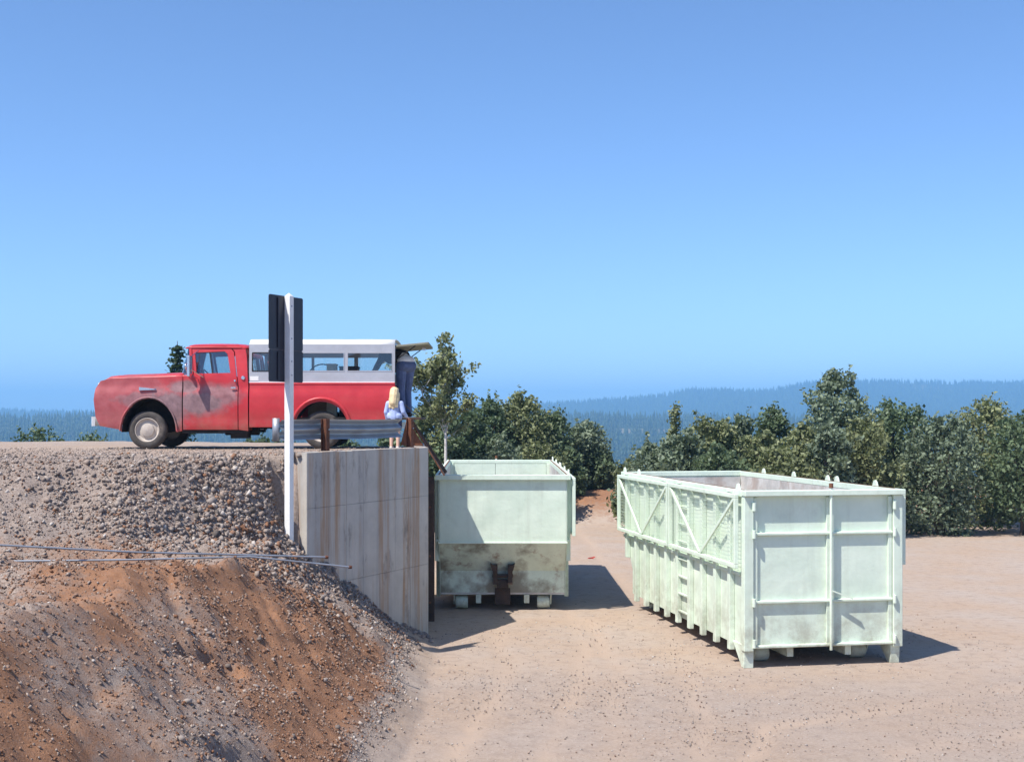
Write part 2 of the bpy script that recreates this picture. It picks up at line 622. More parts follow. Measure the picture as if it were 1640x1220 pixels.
def remeshed(name, caps, m, parent=None, voxel=0.012, smooth_it=4, extra=None):
    """one continuous body grown over tapered capsules (p0, p1, r0, r1)"""
    bm = bmesh.new()
    for (p0, p1, r0, r1) in caps:
        p0, p1 = Vector(p0), Vector(p1)
        d = p1 - p0
        L = d.length
        q = Vector((0, 0, 1)).rotation_difference(d.normalized() if L > 1e-6 else Vector((0, 0, 1)))
        rings, seg = [], 10
        for k in range(5):
            a = -math.pi / 2 + math.pi / 2 * k / 4
            rings.append((max(0.02 * r0, r0 * math.cos(a)), r0 * math.sin(a)))
        for k in range(5):
            a = math.pi / 2 * k / 4
            rings.append((max(0.02 * r1, r1 * math.cos(a)), L + r1 * math.sin(a)))
        rows = [[bm.verts.new(p0 + q @ Vector((r * math.cos(2 * math.pi * k / seg), r * math.sin(2 * math.pi * k / seg), t))) for k in range(seg)] for r, t in rings]
        for i in range(len(rows) - 1):
            for k in range(seg):
                bm.faces.new((rows[i][k], rows[i][(k + 1) % seg], rows[i + 1][(k + 1) % seg], rows[i + 1][k]))
        bm.faces.new(rows[0][::-1])
        bm.faces.new(rows[-1])
    if extra:
        for (c, sx, sy, sz) in extra:
            bmesh.ops.create_uvsphere(bm, u_segments=16, v_segments=12, radius=1.0, matrix=Matrix.Translation(c) @ Matrix.Diagonal((sx, sy, sz, 1)))
    me = bpy.data.meshes.new(name)
    bm.to_mesh(me)
    bm.free()
    tmp = bpy.data.objects.new('tmp', me)
    COL.objects.link(tmp)
    r = tmp.modifiers.new('r', 'REMESH')
    r.mode = 'VOXEL'
    r.voxel_size = voxel
    s = tmp.modifiers.new('s', 'SMOOTH')
    s.iterations = smooth_it
    dg = bpy.context.evaluated_depsgraph_get()
    dg.update()
    new = bpy.data.meshes.new_from_object(tmp.evaluated_get(dg))
    bpy.data.objects.remove(tmp)
    new.name = name
    for p in new.polygons:
        p.use_smooth = True
    return link(name, new, m, parent)


# ------------------------------------------------------------------ terrain
class VNoise:
    def __init__(self, seed):
        self.t = np.random.RandomState(seed).rand(256, 256)

    def __call__(self, x, y):
        xi, yi = np.floor(x).astype(int), np.floor(y).astype(int)
        fx, fy = x - xi, y - yi
        fx, fy = fx * fx * (3 - 2 * fx), fy * fy * (3 - 2 * fy)
        t = self.t
        a, b = t[xi % 256, yi % 256], t[(xi + 1) % 256, yi % 256]
        c, d = t[xi % 256, (yi + 1) % 256], t[(xi + 1) % 256, (yi + 1) % 256]
        return (a * (1 - fx) + b * fx) * (1 - fy) + (c * (1 - fx) + d * fx) * fy - 0.5

    def fbm(self, x, y, o=4):
        s, a = 0, 1.0
        for k in range(o):
            s = s + a * self(x * 2 ** k + 17.3 * k, y * 2 ** k + 5.1 * k)
            a *= 0.5
        return s


VN, VN2 = VNoise(3), VNoise(11)


def sstep(a, b, x):
    t = np.clip((x - a) / (b - a), 0, 1)
    return t * t * (3 - 2 * t)


WL0, WL1 = (-2.70, 18.0), (-1.06, 21.1)               # wing wall, foot of its front face
WDIR = Vector((WL1[0] - WL0[0], WL1[1] - WL0[1], 0)).normalized()
WIN = Vector((-WDIR.y, WDIR.x, 0))                    # into the fill
PLAT = 3.18
GULLY = ((-2.33, 10.23, -2.18, 10.8), (-2.18, 10.8, -1.9, 11.1), (-2.9, 11.9, -2.65, 12.3))


def wall_x(Y):
    return np.interp(Y, [18.0, 21.1, 22.3, 40.0], [WL0[0] - 0.14, WL1[0] - 0.14, -1.25 - 0.12, -1.25 - 0.12])


def terrain(X, Y):
    """height and colour masks (red earth, grey rubble, vegetation)"""
    lump = VN.fbm(X * 1.3, Y * 1.3, 4)
    fine = VN2.fbm(X * 6.0, Y * 6.0, 3)
    # lower yard
    yard = 0.05 * VN.fbm(X * 0.35 + 40, Y * 0.35, 3) + 0.012 * fine * sstep(60, 40, np.abs(Y))
    yard = yard + 2.05 * sstep(9.0, 1.5, Y)
    berm = (0.95 + 0.35 * VN.fbm(X * 0.3, Y * 0.4, 3)) * sstep(42.5, 45.5, Y) * sstep(56, 49, Y)
    yard = yard + berm * sstep(-30, -6, X) - 75 * sstep(52, 700, Y)
    # the tipped earth bank
    lipY = np.interp(X, [-40, -9, -4.8, -3.4, -2.95, -2.6], [14.5, 15.6, 16.9, 18.1, 18.75, 18.9])
    k = np.interp(X, [-6, -4.6, -3.2, -2.9], [0.55, 0.62, 0.95, 1.05])
    dY = lipY - Y + 0.25 * lump
    gray = PLAT - k * np.maximum(0, dY) * sstep(-0.2, 0.9, dY) - 0.03 * np.abs(lump)
    toe = np.interp(Y, [0, 14, 20, 21.1, 23], [-1.2, -0.85, -0.80, -1.06, -1.2])
    d = np.maximum(0, toe - X + 0.18 * lump * sstep(22, 20, Y))
    ex = np.interp(Y, [12.5, 17.0], [1.12, 1.42])
    hs = np.interp(Y, [12.5, 17.0], [0.66, 0.72]) * d ** ex + 8 * sstep(-3.0, -4.6, X) * sstep(0, 1, d) * sstep(14.2, 16.4, Y)
    cap = 2.06 + 0.20 * VN.fbm(X * 0.7 + 9, Y * 0.7 + 3, 3) + 0.05 * fine
    hs = np.where(Y > 23, -200.0, hs)
    bank = np.minimum(hs, np.maximum(gray, cap * sstep(18.4, 16.6, Y) + 0.4 * (1 - sstep(18.4, 16.6, Y))))
    bank = bank + (0.05 * lump + 0.06 * fine) * sstep(0.05, 0.5, bank) * sstep(3.15, 2.7, bank)
    # gullies and slumps of the loose earth
    gl = np.abs(VN2.fbm(X * 0.9 + 0.5 * Y, Y * 0.55 - 0.3 * X, 3))
    bank = bank - 0.07 * sstep(0.08, 0.0, gl) * sstep(0.25, 0.8, bank) * sstep(2.9, 2.2, bank)
    for (ax, ay, bx, by) in GULLY:
        ux, uy = bx - ax, by - ay
        t = np.clip(((X - ax) * ux + (Y - ay) * uy) / (ux * ux + uy * uy), 0, 1)
        q = np.hypot(X - ax - t * ux, Y - ay - t * uy) + 0.05 * fine
        bank = bank - 0.20 * sstep(0.16, 0.05, q) * sstep(0, 0.2, t + 0.1)
    up = (X < wall_x(Y)) & (Y > 18.06)
    inner = up & (X > -2.95)
    h = np.where(inner, PLAT + 0.012 * fine, np.maximum(yard, bank))
    onup = up & (X <= -2.95)
    h = np.where(onup, np.maximum(gray, 0), h)
    # the tipping platform ends behind the truck
    yend = np.interp(X, [-9, -4, -1.4], [29.5, 27.5, 25.0])
    far = sstep(0.0, 7.0, Y - yend)
    far = np.maximum(far, sstep(24.3, 24.8, Y) * sstep(-3.6, -1.4, X))
    h = np.where(up, h * (1 - far) + (yard - 0.5 * sstep(-3, -6, X)) * far, h)
    h = np.where((X < -2.0) & (Y > 38), yard - 1.0 * sstep(-2, -6, X), h)
    red = sstep(0.18, 0.5, bank) * sstep(2.42, 2.2, bank) * sstep(18.9, 17.0, Y + 0.6 * lump - 0.75 * np.maximum(0, X + 2.7))
    red = red * (0.68 + 1.0 * VN.fbm(X * 0.8 + 3, Y * 0.5 + 8, 4) + 0.25 * sstep(-2.6, -1.2, X))
    red = np.where(up, 0, np.clip(red, 0, 1))
    red = np.maximum(red, 0.8 * sstep(42.0, 44.5, Y) * sstep(75, 55, Y) * sstep(-30, -4, X))
    red = np.maximum(red, np.where(inner, 0.42 * sstep(0.7, 0.15, wall_x(Y) - X), 0))
    grey = np.clip(sstep(0.05, 0.35, bank) * (Y < 22), 0, 1) * np.where(up & (gray > 3.1), 0.45, 1.0)
    grey = np.where(up & (X <= -2.95), np.maximum(grey, 0.35), grey)
    grey = np.maximum(grey, 0.38 * sstep(18.6, 16.4, Y + 1.5 * VN.fbm(X * 0.6, Y * 0.6 + 30, 3)) * (X > -1.0))
    veg = sstep(58, 90, Y) + sstep(32, 36, Y) * sstep(-1.5, -5, X)
    return h, red, np.clip(grey, 0, 1), np.clip(veg, 0, 1)


TRACKS = ([(0.2, 6), (1.6, 14), (2.35, 20), (2.2, 28), (1.9, 44)], [(-0.2, 10), (0.6, 14.5), (1.1, 18), (1.0, 22)], [(2.0, 9), (4.0, 14.2), (8.0, 16.3), (14, 16.8)])


def track_mask(X, Y):
    m = np.zeros_like(X)
    for path in TRACKS:
        best = np.full_like(X, 1e9)
        for (ax, ay), (bx, by) in zip(path[:-1], path[1:]):
            ux, uy = bx - ax, by - ay
            t = np.clip(((X - ax) * ux + (Y - ay) * uy) / (ux * ux + uy * uy), 0, 1)
            best = np.minimum(best, np.hypot(X - ax - t * ux, Y - ay - t * uy))
        rut = np.exp(-((best - 0.82 + 0.25 * VN.fbm(X * 0.8, Y * 0.8 + 50, 2)) / 0.17) ** 2)
        m = np.maximum(m, rut * np.clip(0.65 + 1.1 * VN2.fbm(X * 0.9 + 5, Y * 0.5, 3), 0, 1))
    return m


def lines(fine0, fine1, st, lo, hi, g=1.09, mx=260):
    a = list(np.arange(fine0, fine1, st))
    s, x = st, fine1
    while x < hi:
        a.append(x)
        s = min(s * g, mx)
        x += s
    a.append(hi)
    s, x = st, fine0
    while True:
        s = min(s * g, mx)
        x -= s
        if x < lo:
            break
        a.insert(0, x)
    a.insert(0, lo)
    return np.array(a)


def build_ground():
    xs = lines(-8.0, 3.0, 0.06, -6500, 6500)
    ys = lines(5.5, 22.6, 0.055, -2500, 7500)
    XX, YY = np.meshgrid(xs, ys)
    h, red, grey, veg = terrain(XX, YY)
    trk = track_mask(XX, YY) * (h < 0.25) * (YY < 60)
    h = h - 0.022 * trk
    V = np.stack([XX.ravel(), YY.ravel(), h.ravel()], 1)
    nx, ny = len(xs), len(ys)
    i = np.arange(nx * ny).reshape(ny, nx)
    F = np.stack([i[:-1, :-1].ravel(), i[:-1, 1:].ravel(), i[1:, 1:].ravel(), i[1:, :-1].ravel()], 1)
    me = np_mesh('ground', V, F, smooth=True)
    for nm, a in (('red', red), ('grey', grey), ('veg', veg), ('track', trk)):
        at_ = me.attributes.new(nm, 'FLOAT', 'POINT')
        at_.data.foreach_set('value', a.ravel().astype(np.float32))
    tag(link('ground', me, M_GROUND), 'gravel yard with a bank of red earth and rubble', 'ground', kind='structure')


build_ground()

# stones: broken rock lying on bank and yard -------------------------------------------------
_t = (1 + 5 ** 0.5) / 2
ICO_V = np.array([(-1, _t, 0), (1, _t, 0), (-1, -_t, 0), (1, -_t, 0), (0, -1, _t), (0, 1, _t), (0, -1, -_t), (0, 1, -_t), (_t, 0, -1), (_t, 0, 1), (-_t, 0, -1), (-_t, 0, 1)]) / math.sqrt(1 + _t * _t)
ICO_F = np.array([(0, 11, 5), (0, 5, 1), (0, 1, 7), (0, 7, 10), (0, 10, 11), (1, 5, 9), (5, 11, 4), (11, 10, 2), (10, 7, 6), (7, 1, 8), (3, 9, 4), (3, 4, 2), (3, 2, 6), (3, 6, 8), (3, 8, 9), (4, 9, 5), (2, 4, 11), (6, 2, 10), (8, 6, 7), (9, 8, 1)])


CUBE_V = np.array([(x, y, z) for z in (-1, 1) for y in (-1, 1) for x in (-1, 1)]) * 0.62
CUBE_F = np.array([(0, 2, 3, 1), (4, 5, 7, 6), (0, 1, 5, 4), (2, 6, 7, 3), (0, 4, 6, 2), (1, 3, 7, 5)])


def stones(name, P, size, rs, m, label, tones=None, sink=0.25):
    n = len(P)
    V = CUBE_V[None] * (1 + 0.42 * (rs.rand(n, 8, 3) - 0.5) * 2)
    V = V * (np.array([1, 0.85, 0.62]) * (0.75 + 0.5 * rs.rand(n, 1, 3)))
    q = rs.randn(n, 4)
    q /= np.linalg.norm(q, axis=1, keepdims=True)
    w, x, y, z = q.T
    M = np.stack([1 - 2 * (y * y + z * z), 2 * (x * y - z * w), 2 * (x * z + y * w), 2 * (x * y + z * w), 1 - 2 * (x * x + z * z), 2 * (y * z - x * w), 2 * (x * z - y * w), 2 * (y * z + x * w), 1 - 2 * (x * x + y * y)], 1).reshape(n, 3, 3)
    V = np.einsum('nij,nkj->nki', M, V) * size[:, None, None]
    V = V + P[:, None, :] + np.array([0, 0, 1]) * (size * (0.5 - sink))[:, None, None]
    F = (CUBE_F[None] + 8 * np.arange(n)[:, None, None]).reshape(-1, 4)
    t = np.repeat(rs.rand(n) if tones is None else tones, 8)
    o = link(name, np_mesh(name, V.reshape(-1, 3), F, t), m)
    return tag(o, label, 'stones', kind='stuff')


def scatter(n, x0, x1, y0, y1, dens, rs):
    X = x0 + (x1 - x0) * rs.rand(n)
    Y = y0 + (y1 - y0) * rs.rand(n)
    h, red, grey, veg = terrain(X, Y)
    keep = rs.rand(n) < dens(X, Y, h, red, grey)
    X, Y, h, red = X[keep], Y[keep], h[keep], red[keep]
    return np.stack([X, Y, h], 1), red


rs = np.random.RandomState(5)


def d_slope(X, Y, h, red, grey):
    up = (X < wall_x(Y)) & (Y > 18.06) & (X > -2.95)
    d = grey * (1 - 0.45 * np.clip(red, 0, 1)) * np.clip(0.6 + 1.0 * VN.fbm(X * 1.1, Y * 1.1 + 7, 3), 0.2, 1)
    d = d * np.where((Y < 22) & (h > 3.16), 1, sstep(0.04, 0.25, h))
    return np.where(up | (h > 3.16), 0.02, d)


P, red = scatter(430000, -9.0, -0.2, 5.2, 19.6, d_slope, rs)
P = P[:120000]
red = red[:120000]
sz = (0.006 + 0.040 * rs.rand(len(P)) ** 6 + 0.008 * rs.rand(len(P))) * (0.72 + 0.75 * np.exp(-((P[:, 0] + 3.5) / 1.0) ** 2 - ((P[:, 1] - 17.0) / 1.2) ** 2)) * (0.15 + 0.85 * P[:, 1] / 17.0)
isr = rs.rand(len(P)) < red * 1.3 + 0.25
stones('bank_rubble', P[~isr], sz[~isr], rs, M_STONE, 'grey broken rock strewn over the earth bank')
stones('earth_clods', P[isr], sz[isr] * 0.9, rs, M_REDSTONE, 'reddish clods and pebbles strewn over the earth bank')


def d_wall(X, Y, h, red, grey):
    # rubble heaped along the wing wall and round the sign post
    dist = (X - WL0[0]) * -WIN.x + (Y - WL0[1]) * -WIN.y
    along = (X - WL0[0]) * WDIR.x + (Y - WL0[1]) * WDIR.y
    near = np.exp(-(np.maximum(dist, 0) / 0.22) ** 2) * (dist > 0.02) * (along > -0.5) * (along < 3.3)
    end = np.exp(-((X + 3.25) / 0.75) ** 2 - ((Y - 17.15) / 0.6) ** 2)
    top = np.exp(-((X + 4.4) / 1.2) ** 2 - ((Y - 16.1) / 0.55) ** 2) * 0.45
    return np.clip(near * 0.8 + end + top, 0, 1) * np.where((X < wall_x(Y)) & (Y > 18.06) & (X > -2.95), 0, 1)


P, _ = scatter(30000, -6.0, -0.9, 14.5, 21.3, d_wall, rs)
P = P[:5200]
stones('coarse_rubble', P, 0.016 + 0.040 * rs.rand(len(P)) ** 2.5, rs, M_STONE, 'coarse grey rubble heaped along the foot of the concrete wall', sink=0.1, tones=0.15 + 0.5 * rs.rand(len(P)))

P, _ = scatter(90000, -1.4, 8.5, 12.5, 26, lambda X, Y, h, r, g: np.where(h < 0.4, np.clip(0.45 + 0.9 * VN.fbm(X * 0.7, Y * 0.7, 3), 0.1, 1), 0) * sstep(26, 14, Y), rs)
stones('yard_gravel', P[:15000], 0.004 + 0.014 * rs.rand(len(P[:15000])) ** 5, rs, M_STONE, 'loose gravel scattered over the lower yard', sink=0.15, tones=np.where(rs.rand(len(P[:15000])) < 0.5, 0.42, 0.7 + 0.3 * rs.rand(len(P[:15000]))))
P, _ = scatter(9000, -9, -1.4, 16.0, 23, lambda X, Y, h, r, g: np.where(h > 3.05, 0.5, 0), rs)
stones('platform_gravel', P, 0.006 + 0.016 * rs.rand(len(P)) ** 3, rs, M_STONE, 'loose gravel on the raised platform beside the truck', sink=0.15, tones=0.25 + 0.5 * rs.rand(len(P)))

# single larger rocks that can be told apart
ROCKS = [(408, 757), (447, 810), (395, 800), (352, 822), (330, 780), (300, 806), (288, 850), (380, 845), (425, 862), (455, 872), (478, 868), (350, 868),
         (262, 790), (245, 845), (500, 880), (420, 790), (370, 775), (468, 845), (540, 925), (575, 950), (612, 975), (640, 992), (556, 940), (300, 1010), (278, 1002), (335, 1015), (262, 1042),
         (250, 1120), (300, 1125), (350, 1105), (410, 1100), (470, 1110), (520, 1090), (560, 1120), (600, 1080), (620, 1130), (540, 1165), (470, 1180), (290, 1185), (240, 1190), (650, 1060), (672, 1040), (415, 1025), (495, 1030), (365, 1070), (690, 1028), (700, 1060)]


def ray_ground(px, py):
    Ys = np.linspace(7.0, 26.0, 1500)
    X = (px - PX0) / FP * Ys
    Z = HC - (py - PY0) / FP * Ys
    h = terrain(X, Ys)[0]
    i = np.argmax(Z < h)
    return X[i], Ys[i], h[i]


rr = random.Random(4)
for i, (px, py) in enumerate(ROCKS):
    x, y, z = ray_ground(px, py)
    s = rr.uniform(0.04, 0.065) * (0.2 + 0.8 * y / 17.0)
    V = ICO_V * (1 + 0.3 * (np.random.RandomState(i).rand(12, 1) - 0.5) * 2) * np.array([s, s * rr.uniform(0.6, 0.95), s * rr.uniform(0.45, 0.8)])
    o = link('rock', np_mesh('rock', V, ICO_F, np.full(12, rr.choice([0.15, 0.3, 0.42, 0.5, 0.62]))), M_STONE, loc=(x, y, z + s * 0.2))
    o.rotation_euler = (rr.uniform(-.4, .4), rr.uniform(-.4, .4), rr.uniform(0, 6))
    if py < 900:
        tag(o, 'larger grey rock lying on the rubble slope below the truck', 'rock', 'rocks on the rubble slope')
    elif px > 530 and py < 1000:
        tag(o, 'larger grey rock against the foot of the concrete wall', 'rock', 'rocks along the wall')
    else:
        tag(o, 'larger grey rock lying on the red earth bank', 'rock', 'rocks on the red earth')

# ------------------------------------------------------------------ far hills
def hill_mat():
    m, nt, b = nt_new('forest_floor')
    co = objco(nt)
    c = mixc(nt, noise(nt, co, 0.01, 6, 0.6), (0.022, 0.040, 0.020), (0.055, 0.075, 0.035))
    cl = N(nt, 'ShaderNodeAttribute', attribute_name='tone').outputs['Fac']
    c = mixc(nt, cl, c, (0.20, 0.17, 0.11))
    nt.links.new(c, b.inputs['Base Color'])
    b.inputs['Roughness'].default_value = 1.0
    b.inputs['Specular IOR Level'].default_value = 0.0
    return m


M_HILL = hill_mat()


def near_h(X, Y):
    t = np.clip((Y - 1050) / (2050 - 1050), 0, 1.6)
    crest = -4 + 14 * VN.fbm(X * 0.0022 + 3, 0 * X, 3)
    z = -78 + (crest + 78) * np.minimum(1, t ** 0.85) - 60 * np.clip(t - 1.0, 0, 1)
    return z + 5 * VN2.fbm(X * 0.006, Y * 0.006, 3) * np.minimum(1, t * 2)


RX = [0, 218, 500, 870, 940, 1000, 1060, 1110, 1165, 1225, 1300, 1400, 1640]
RY = [650, 655, 652, 642, 637, 632, 627, 618, 618, 620, 606, 604, 606]


def far_h(X, Y):
    # a long ridge whose crest is about 4.2 km away
    px = PX0 + X / 4200 * FP
    crest = HC + (PY0 - np.interp(px, RX, RY)) / FP * 4200 - 20
    t = np.clip((Y - 2900) / (4200 - 2900), 0, 1.5)
    z = -80 + (crest + 80) * np.minimum(1, t) ** 0.9 - 200 * np.clip(t - 1.0, 0, 1)
    return z + 14 * VN2.fbm(X * 0.0018, Y * 0.0018, 4) * np.minimum(1, t * 2) * np.where(t < 0.95, 1, 0.4)


def hill(name, hf, xs, ys, label, clear):
    XX, YY = np.meshgrid(xs, ys)
    Z = hf(XX, YY)
    nx, ny = len(xs), len(ys)
    i = np.arange(nx * ny).reshape(ny, nx)
    F = np.stack([i[:-1, :-1].ravel(), i[:-1, 1:].ravel(), i[1:, 1:].ravel(), i[1:, :-1].ravel()], 1)
    me = np_mesh(name, np.stack([XX.ravel(), YY.ravel(), Z.ravel()], 1), F, clear(XX, YY).ravel(), True)
    return tag(link(name, me, M_HILL), label, 'hill', kind='structure')


def clear_near(X, Y):
    return ((Y > 1800) & (Y < 1880) & (X > 60) & (X < 330)).astype(float) * 0.8


def clear_far(X, Y):
    return np.clip(sstep(0.12, 0.35, VN.fbm(X * 0.0016 + 4, Y * 0.0016, 3)) * 0.5, 0, 1)


hill('wooded_hillside', near_h, np.linspace(-1700, 1700, 170), np.linspace(1040, 2500, 90), 'forested hillside across the valley', clear_near)
hill('far_ridge', far_h, np.linspace(-4600, 4600, 200), np.linspace(2900, 5900, 100), 'long hazy blue forested ridge on the skyline', clear_far)


def conifers(name, P, H, rs, label, layers=3, sides=6):
    """a wood of small spruces as one mass: stacked ragged cones"""
    n = len(P)
    Vs, Fs, T, o = [], [], [], 0
    tone = rs.rand(n)
    for k in range(layers):
        z0, z1 = 0.08 + 0.27 * k, 0.48 + 0.27 * k if k < layers - 1 else 1.0
        r = 0.17 * (1 - 0.28 * k)
        a = np.arange(sides) * 2 * math.pi / sides + rs.rand(n, 1) * 6
        rad = r * (0.7 + 0.6 * rs.rand(n, sides)) * H[:, None]
        ring = np.stack([P[:, None, 0] + rad * np.cos(a), P[:, None, 1] + rad * np.sin(a), P[:, None, 2] + H[:, None] * (z0 + 0.06 * (rs.rand(n, sides) - 0.5))], 2)
        apex = (P + np.array([0, 0, 1]) * (H * z1)[:, None])[:, None]
        V = np.concatenate([ring, apex], 1)
        idx = np.arange(sides)
        f = np.stack([idx, (idx + 1) % sides, np.full(sides, sides)], 1)
        Fs.append((f[None] + ((sides + 1) * np.arange(n))[:, None, None]).reshape(-1, 3) + o)
        Vs.append(V.reshape(-1, 3))
        T.append(np.repeat(tone, sides + 1))
        o += n * (sides + 1)
    me = np_mesh(name, np.concatenate(Vs), np.concatenate(Fs), np.concatenate(T))
    return tag(link(name, me, M_NEEDLE), label, 'forest', kind='stuff')


rs = np.random.RandomState(21)
n = 17000
Y = 1080 + 1020 * rs.rand(n)
X = (rs.rand(n) - 0.5) * 1.02 * Y
keep = (clear_near(X, Y) < 0.1) & (VN.fbm(X * 0.01, Y * 0.01, 3) > -0.42)
X, Y = X[keep], Y[keep]
conifers('conifer_forest', np.stack([X, Y, near_h(X, Y) - 0.5], 1), 11 + 13 * rs.rand(len(X)) ** 1.5, rs, 'conifer forest covering the hillside across the valley')
n = 22000
Y = 3000 + 1250 * rs.rand(n) ** 0.75
X = (rs.rand(n) - 0.5) * 1.0 * Y
keep = clear_far(X, Y) < 0.25 + 0.3 * rs.rand(n)
X, Y = X[keep], Y[keep]
conifers('ridge_forest', np.stack([X, Y, far_h(X, Y) - 0.5], 1), 12 + 11 * rs.rand(len(X)), rs, 'forest covering the far blue ridge', 2, 5)

# ------------------------------------------------------------------ concrete wall
def build_wall():
    root = empty('retaining_wall', (WL0[0], WL0[1], 0), (0, 0, math.atan2(WDIR.y, WDIR.x)))
    tag(root, 'board-marked grey concrete retaining wall with rust stains holding up the platform', 'wall')
    # local: x along the wing, y into the fill, z up
    L = math.dist(WL0, WL1)
    TOP, TH = 3.235, 0.26
    # core of the wing, a hand's breadth behind the cast panels
    MB().box(0.0, L - 0.03, 0.012, TH, -0.4, TOP - 0.012).build('core', M_CONC, root)
    # side wall running back beside the bin (two straight lengths)
    rot = Matrix.Rotation(-math.atan2(WDIR.y, WDIR.x), 4, 'Z')

    def loc(x, y):
        v = rot @ Vector((x - WL0[0], y - WL0[1], 0))
        return (v.x, v.y)
    a, b, c = (WL1[0], WL1[1]), (-1.25, 22.3), (-1.25, 24.6)
    poly = [loc(*a), loc(*b), loc(*c), loc(c[0] - TH, c[1]), loc(b[0] - TH, b[1]), loc(a[0] - 0.22, a[1] + 0.16)]
    MB().prism(poly, 'z', -0.4, TOP - 0.004).build('side_wall', M_CONC, root)
    # cast panels between the form joints
    xs = [0.0, 0.55, 1.02, 1.49, 1.97, 2.44, 2.92, L - 0.004]
    zs = [-0.4, 1.22, 2.40, TOP]
    rr = random.Random(3)
    for i in range(len(xs) - 1):
        for j in range(3):
            g = 0.002
            pr = rr.uniform(0.0, 0.004)
            x0 = xs[i] + (g if i else 0)
            x1 = xs[i + 1] - (g if i < len(xs) - 2 else 0)
            z0, z1 = zs[j] + g, zs[j + 1] - (g if j < 2 else 0.012)
            MB().box(x0, x1, -pr, 0.0115, z0, z1).build('cast_panel', M_CONC, root, bevel=0.003)
    # coping strip, lit on top, chipped
    me = MB()
    for k in range(9):
        x0, x1 = L * k / 9, L * (k + 1) / 9 - 0.002
        dz = rr.uniform(-0.004, 0.003)
        me.box(x0, x1, -0.001 + rr.uniform(0, 0.004), TH, TOP - 0.0118, TOP + dz)
    me.build('coping', M_CONC, root, bevel=0.004)
    return root


build_wall()

# dark board added to keep the gap between wall and bin dark
def dark_gap_board(x, y, w, h0, h1, label):
    r = empty('dark_gap_board', (x, y, h0))
    tag(r, label, 'plank')
    MB().box(-w / 2, w / 2, -0.04, 0.04, 0, h1 - h0).build('board', M_RUSTD, r, bevel=0.006)
    for z in (0.35, 1.2, 2.1):
        MB().lathe([(0.0, -0.052), (0.016, -0.05), (0.02, -0.04)], (0, 0, z), 'y', 8).build('bolt', M_RUST, r)


dark_gap_board(-1.095, 22.45, 0.16, 0.0, 2.66, 'upright dark board added to keep the gap between the concrete wall and the bin dark')

# ------------------------------------------------------------------ guardrail
def build_guardrail():
    o0 = Vector((WL0[0], WL0[1], 0)) + WIN * 0.33
    root = empty('guardrail', (o0.x, o0.y, 3.18), (0, 0, math.atan2(WDIR.y, WDIR.x)))
    tag(root, 'ribbed galvanised steel guardrail standing along the top of the concrete wall', 'guardrail')
    # W profile in (y,z), z from 0.235 to 0.54 over ground
    zc, hh = 0.385, 0.155
    prof = []
    for k in range(25):
        t = -1 + 2 * k / 24
        prof.append((0.042 * math.cos(t * 2 * math.pi) * (1 if abs(t) < 0.98 else 1) * -1, zc + t * hh))
    x0, x1 = -0.22, 3.22
    nst = 26
    vs, fs = [], []
    for i in range(nst + 1):
        x = x0 + (x1 - x0) * i / nst
        bend = 0.10 * max(0, (x - 2.9) / 0.4) ** 2
        for (y, z) in prof:
            vs.append((x, y + bend, z + 0.006 * math.sin(x * 2.3)))
        for (y, z) in prof:
            vs.append((x, y + bend + 0.006, z + 0.006 * math.sin(x * 2.3)))
    m = len(prof)
    for i in range(nst):
        a, b = i * 2 * m, (i + 1) * 2 * m
        for k in range(m - 1):
            fs.append((a + k, a + k + 1, b + k + 1, b + k))
            fs.append((a + m + k, b + m + k, b + m + k + 1, a + m + k + 1))
        fs.append((a, b, b + m, a + m))
        fs.append((a + m - 1, a + 2 * m - 1, b + 2 * m - 1, b + m - 1))
    MB().add(vs, fs).build('beam', M_GALV, root, smooth=60)
    # flared end plate
    vs, fs = [], []
    for i in range(7):
        a = R(150) * i / 6
        xx = x0 + 0.006 - 0.06 * math.sin(a)
        yy = 0.005 + 0.06 * (1 - math.cos(a))
        for z in (0.215, 0.56):
            vs += [(xx, yy, z)]
    for i in range(6):
        fs.append((2 * i, 2 * i + 1, 2 * i + 3, 2 * i + 2))
    e = MB().add(vs, fs).build('end_terminal', M_GALV, root, smooth=60)
    e.modifiers.new('s', 'SOLIDIFY').thickness = 0.006
    for x in (0.78, 3.27):
        mb = MB()
        y1 = -0.050
        base = 0.056
        mb.box(x - 0.045, x + 0.045, y1 - 0.012, y1, base, 0.55)
        mb.box(x - 0.045, x + 0.045, y1 - 0.105, y1 - 0.093, base, 0.55)
        mb.box(x - 0.006, x + 0.006, y1 - 0.094, y1 - 0.011, base, 0.55)
        p = mb.build('post', M_RUSTO, root, bevel=0.003)
        MB().lathe([(0, -0.113), (0.014, -0.113), (0.014, -0.104)], (x + 0.02, y1, 0.385), 'y', 8).build('bolt', M_GALV, p)
    return root


build_guardrail()

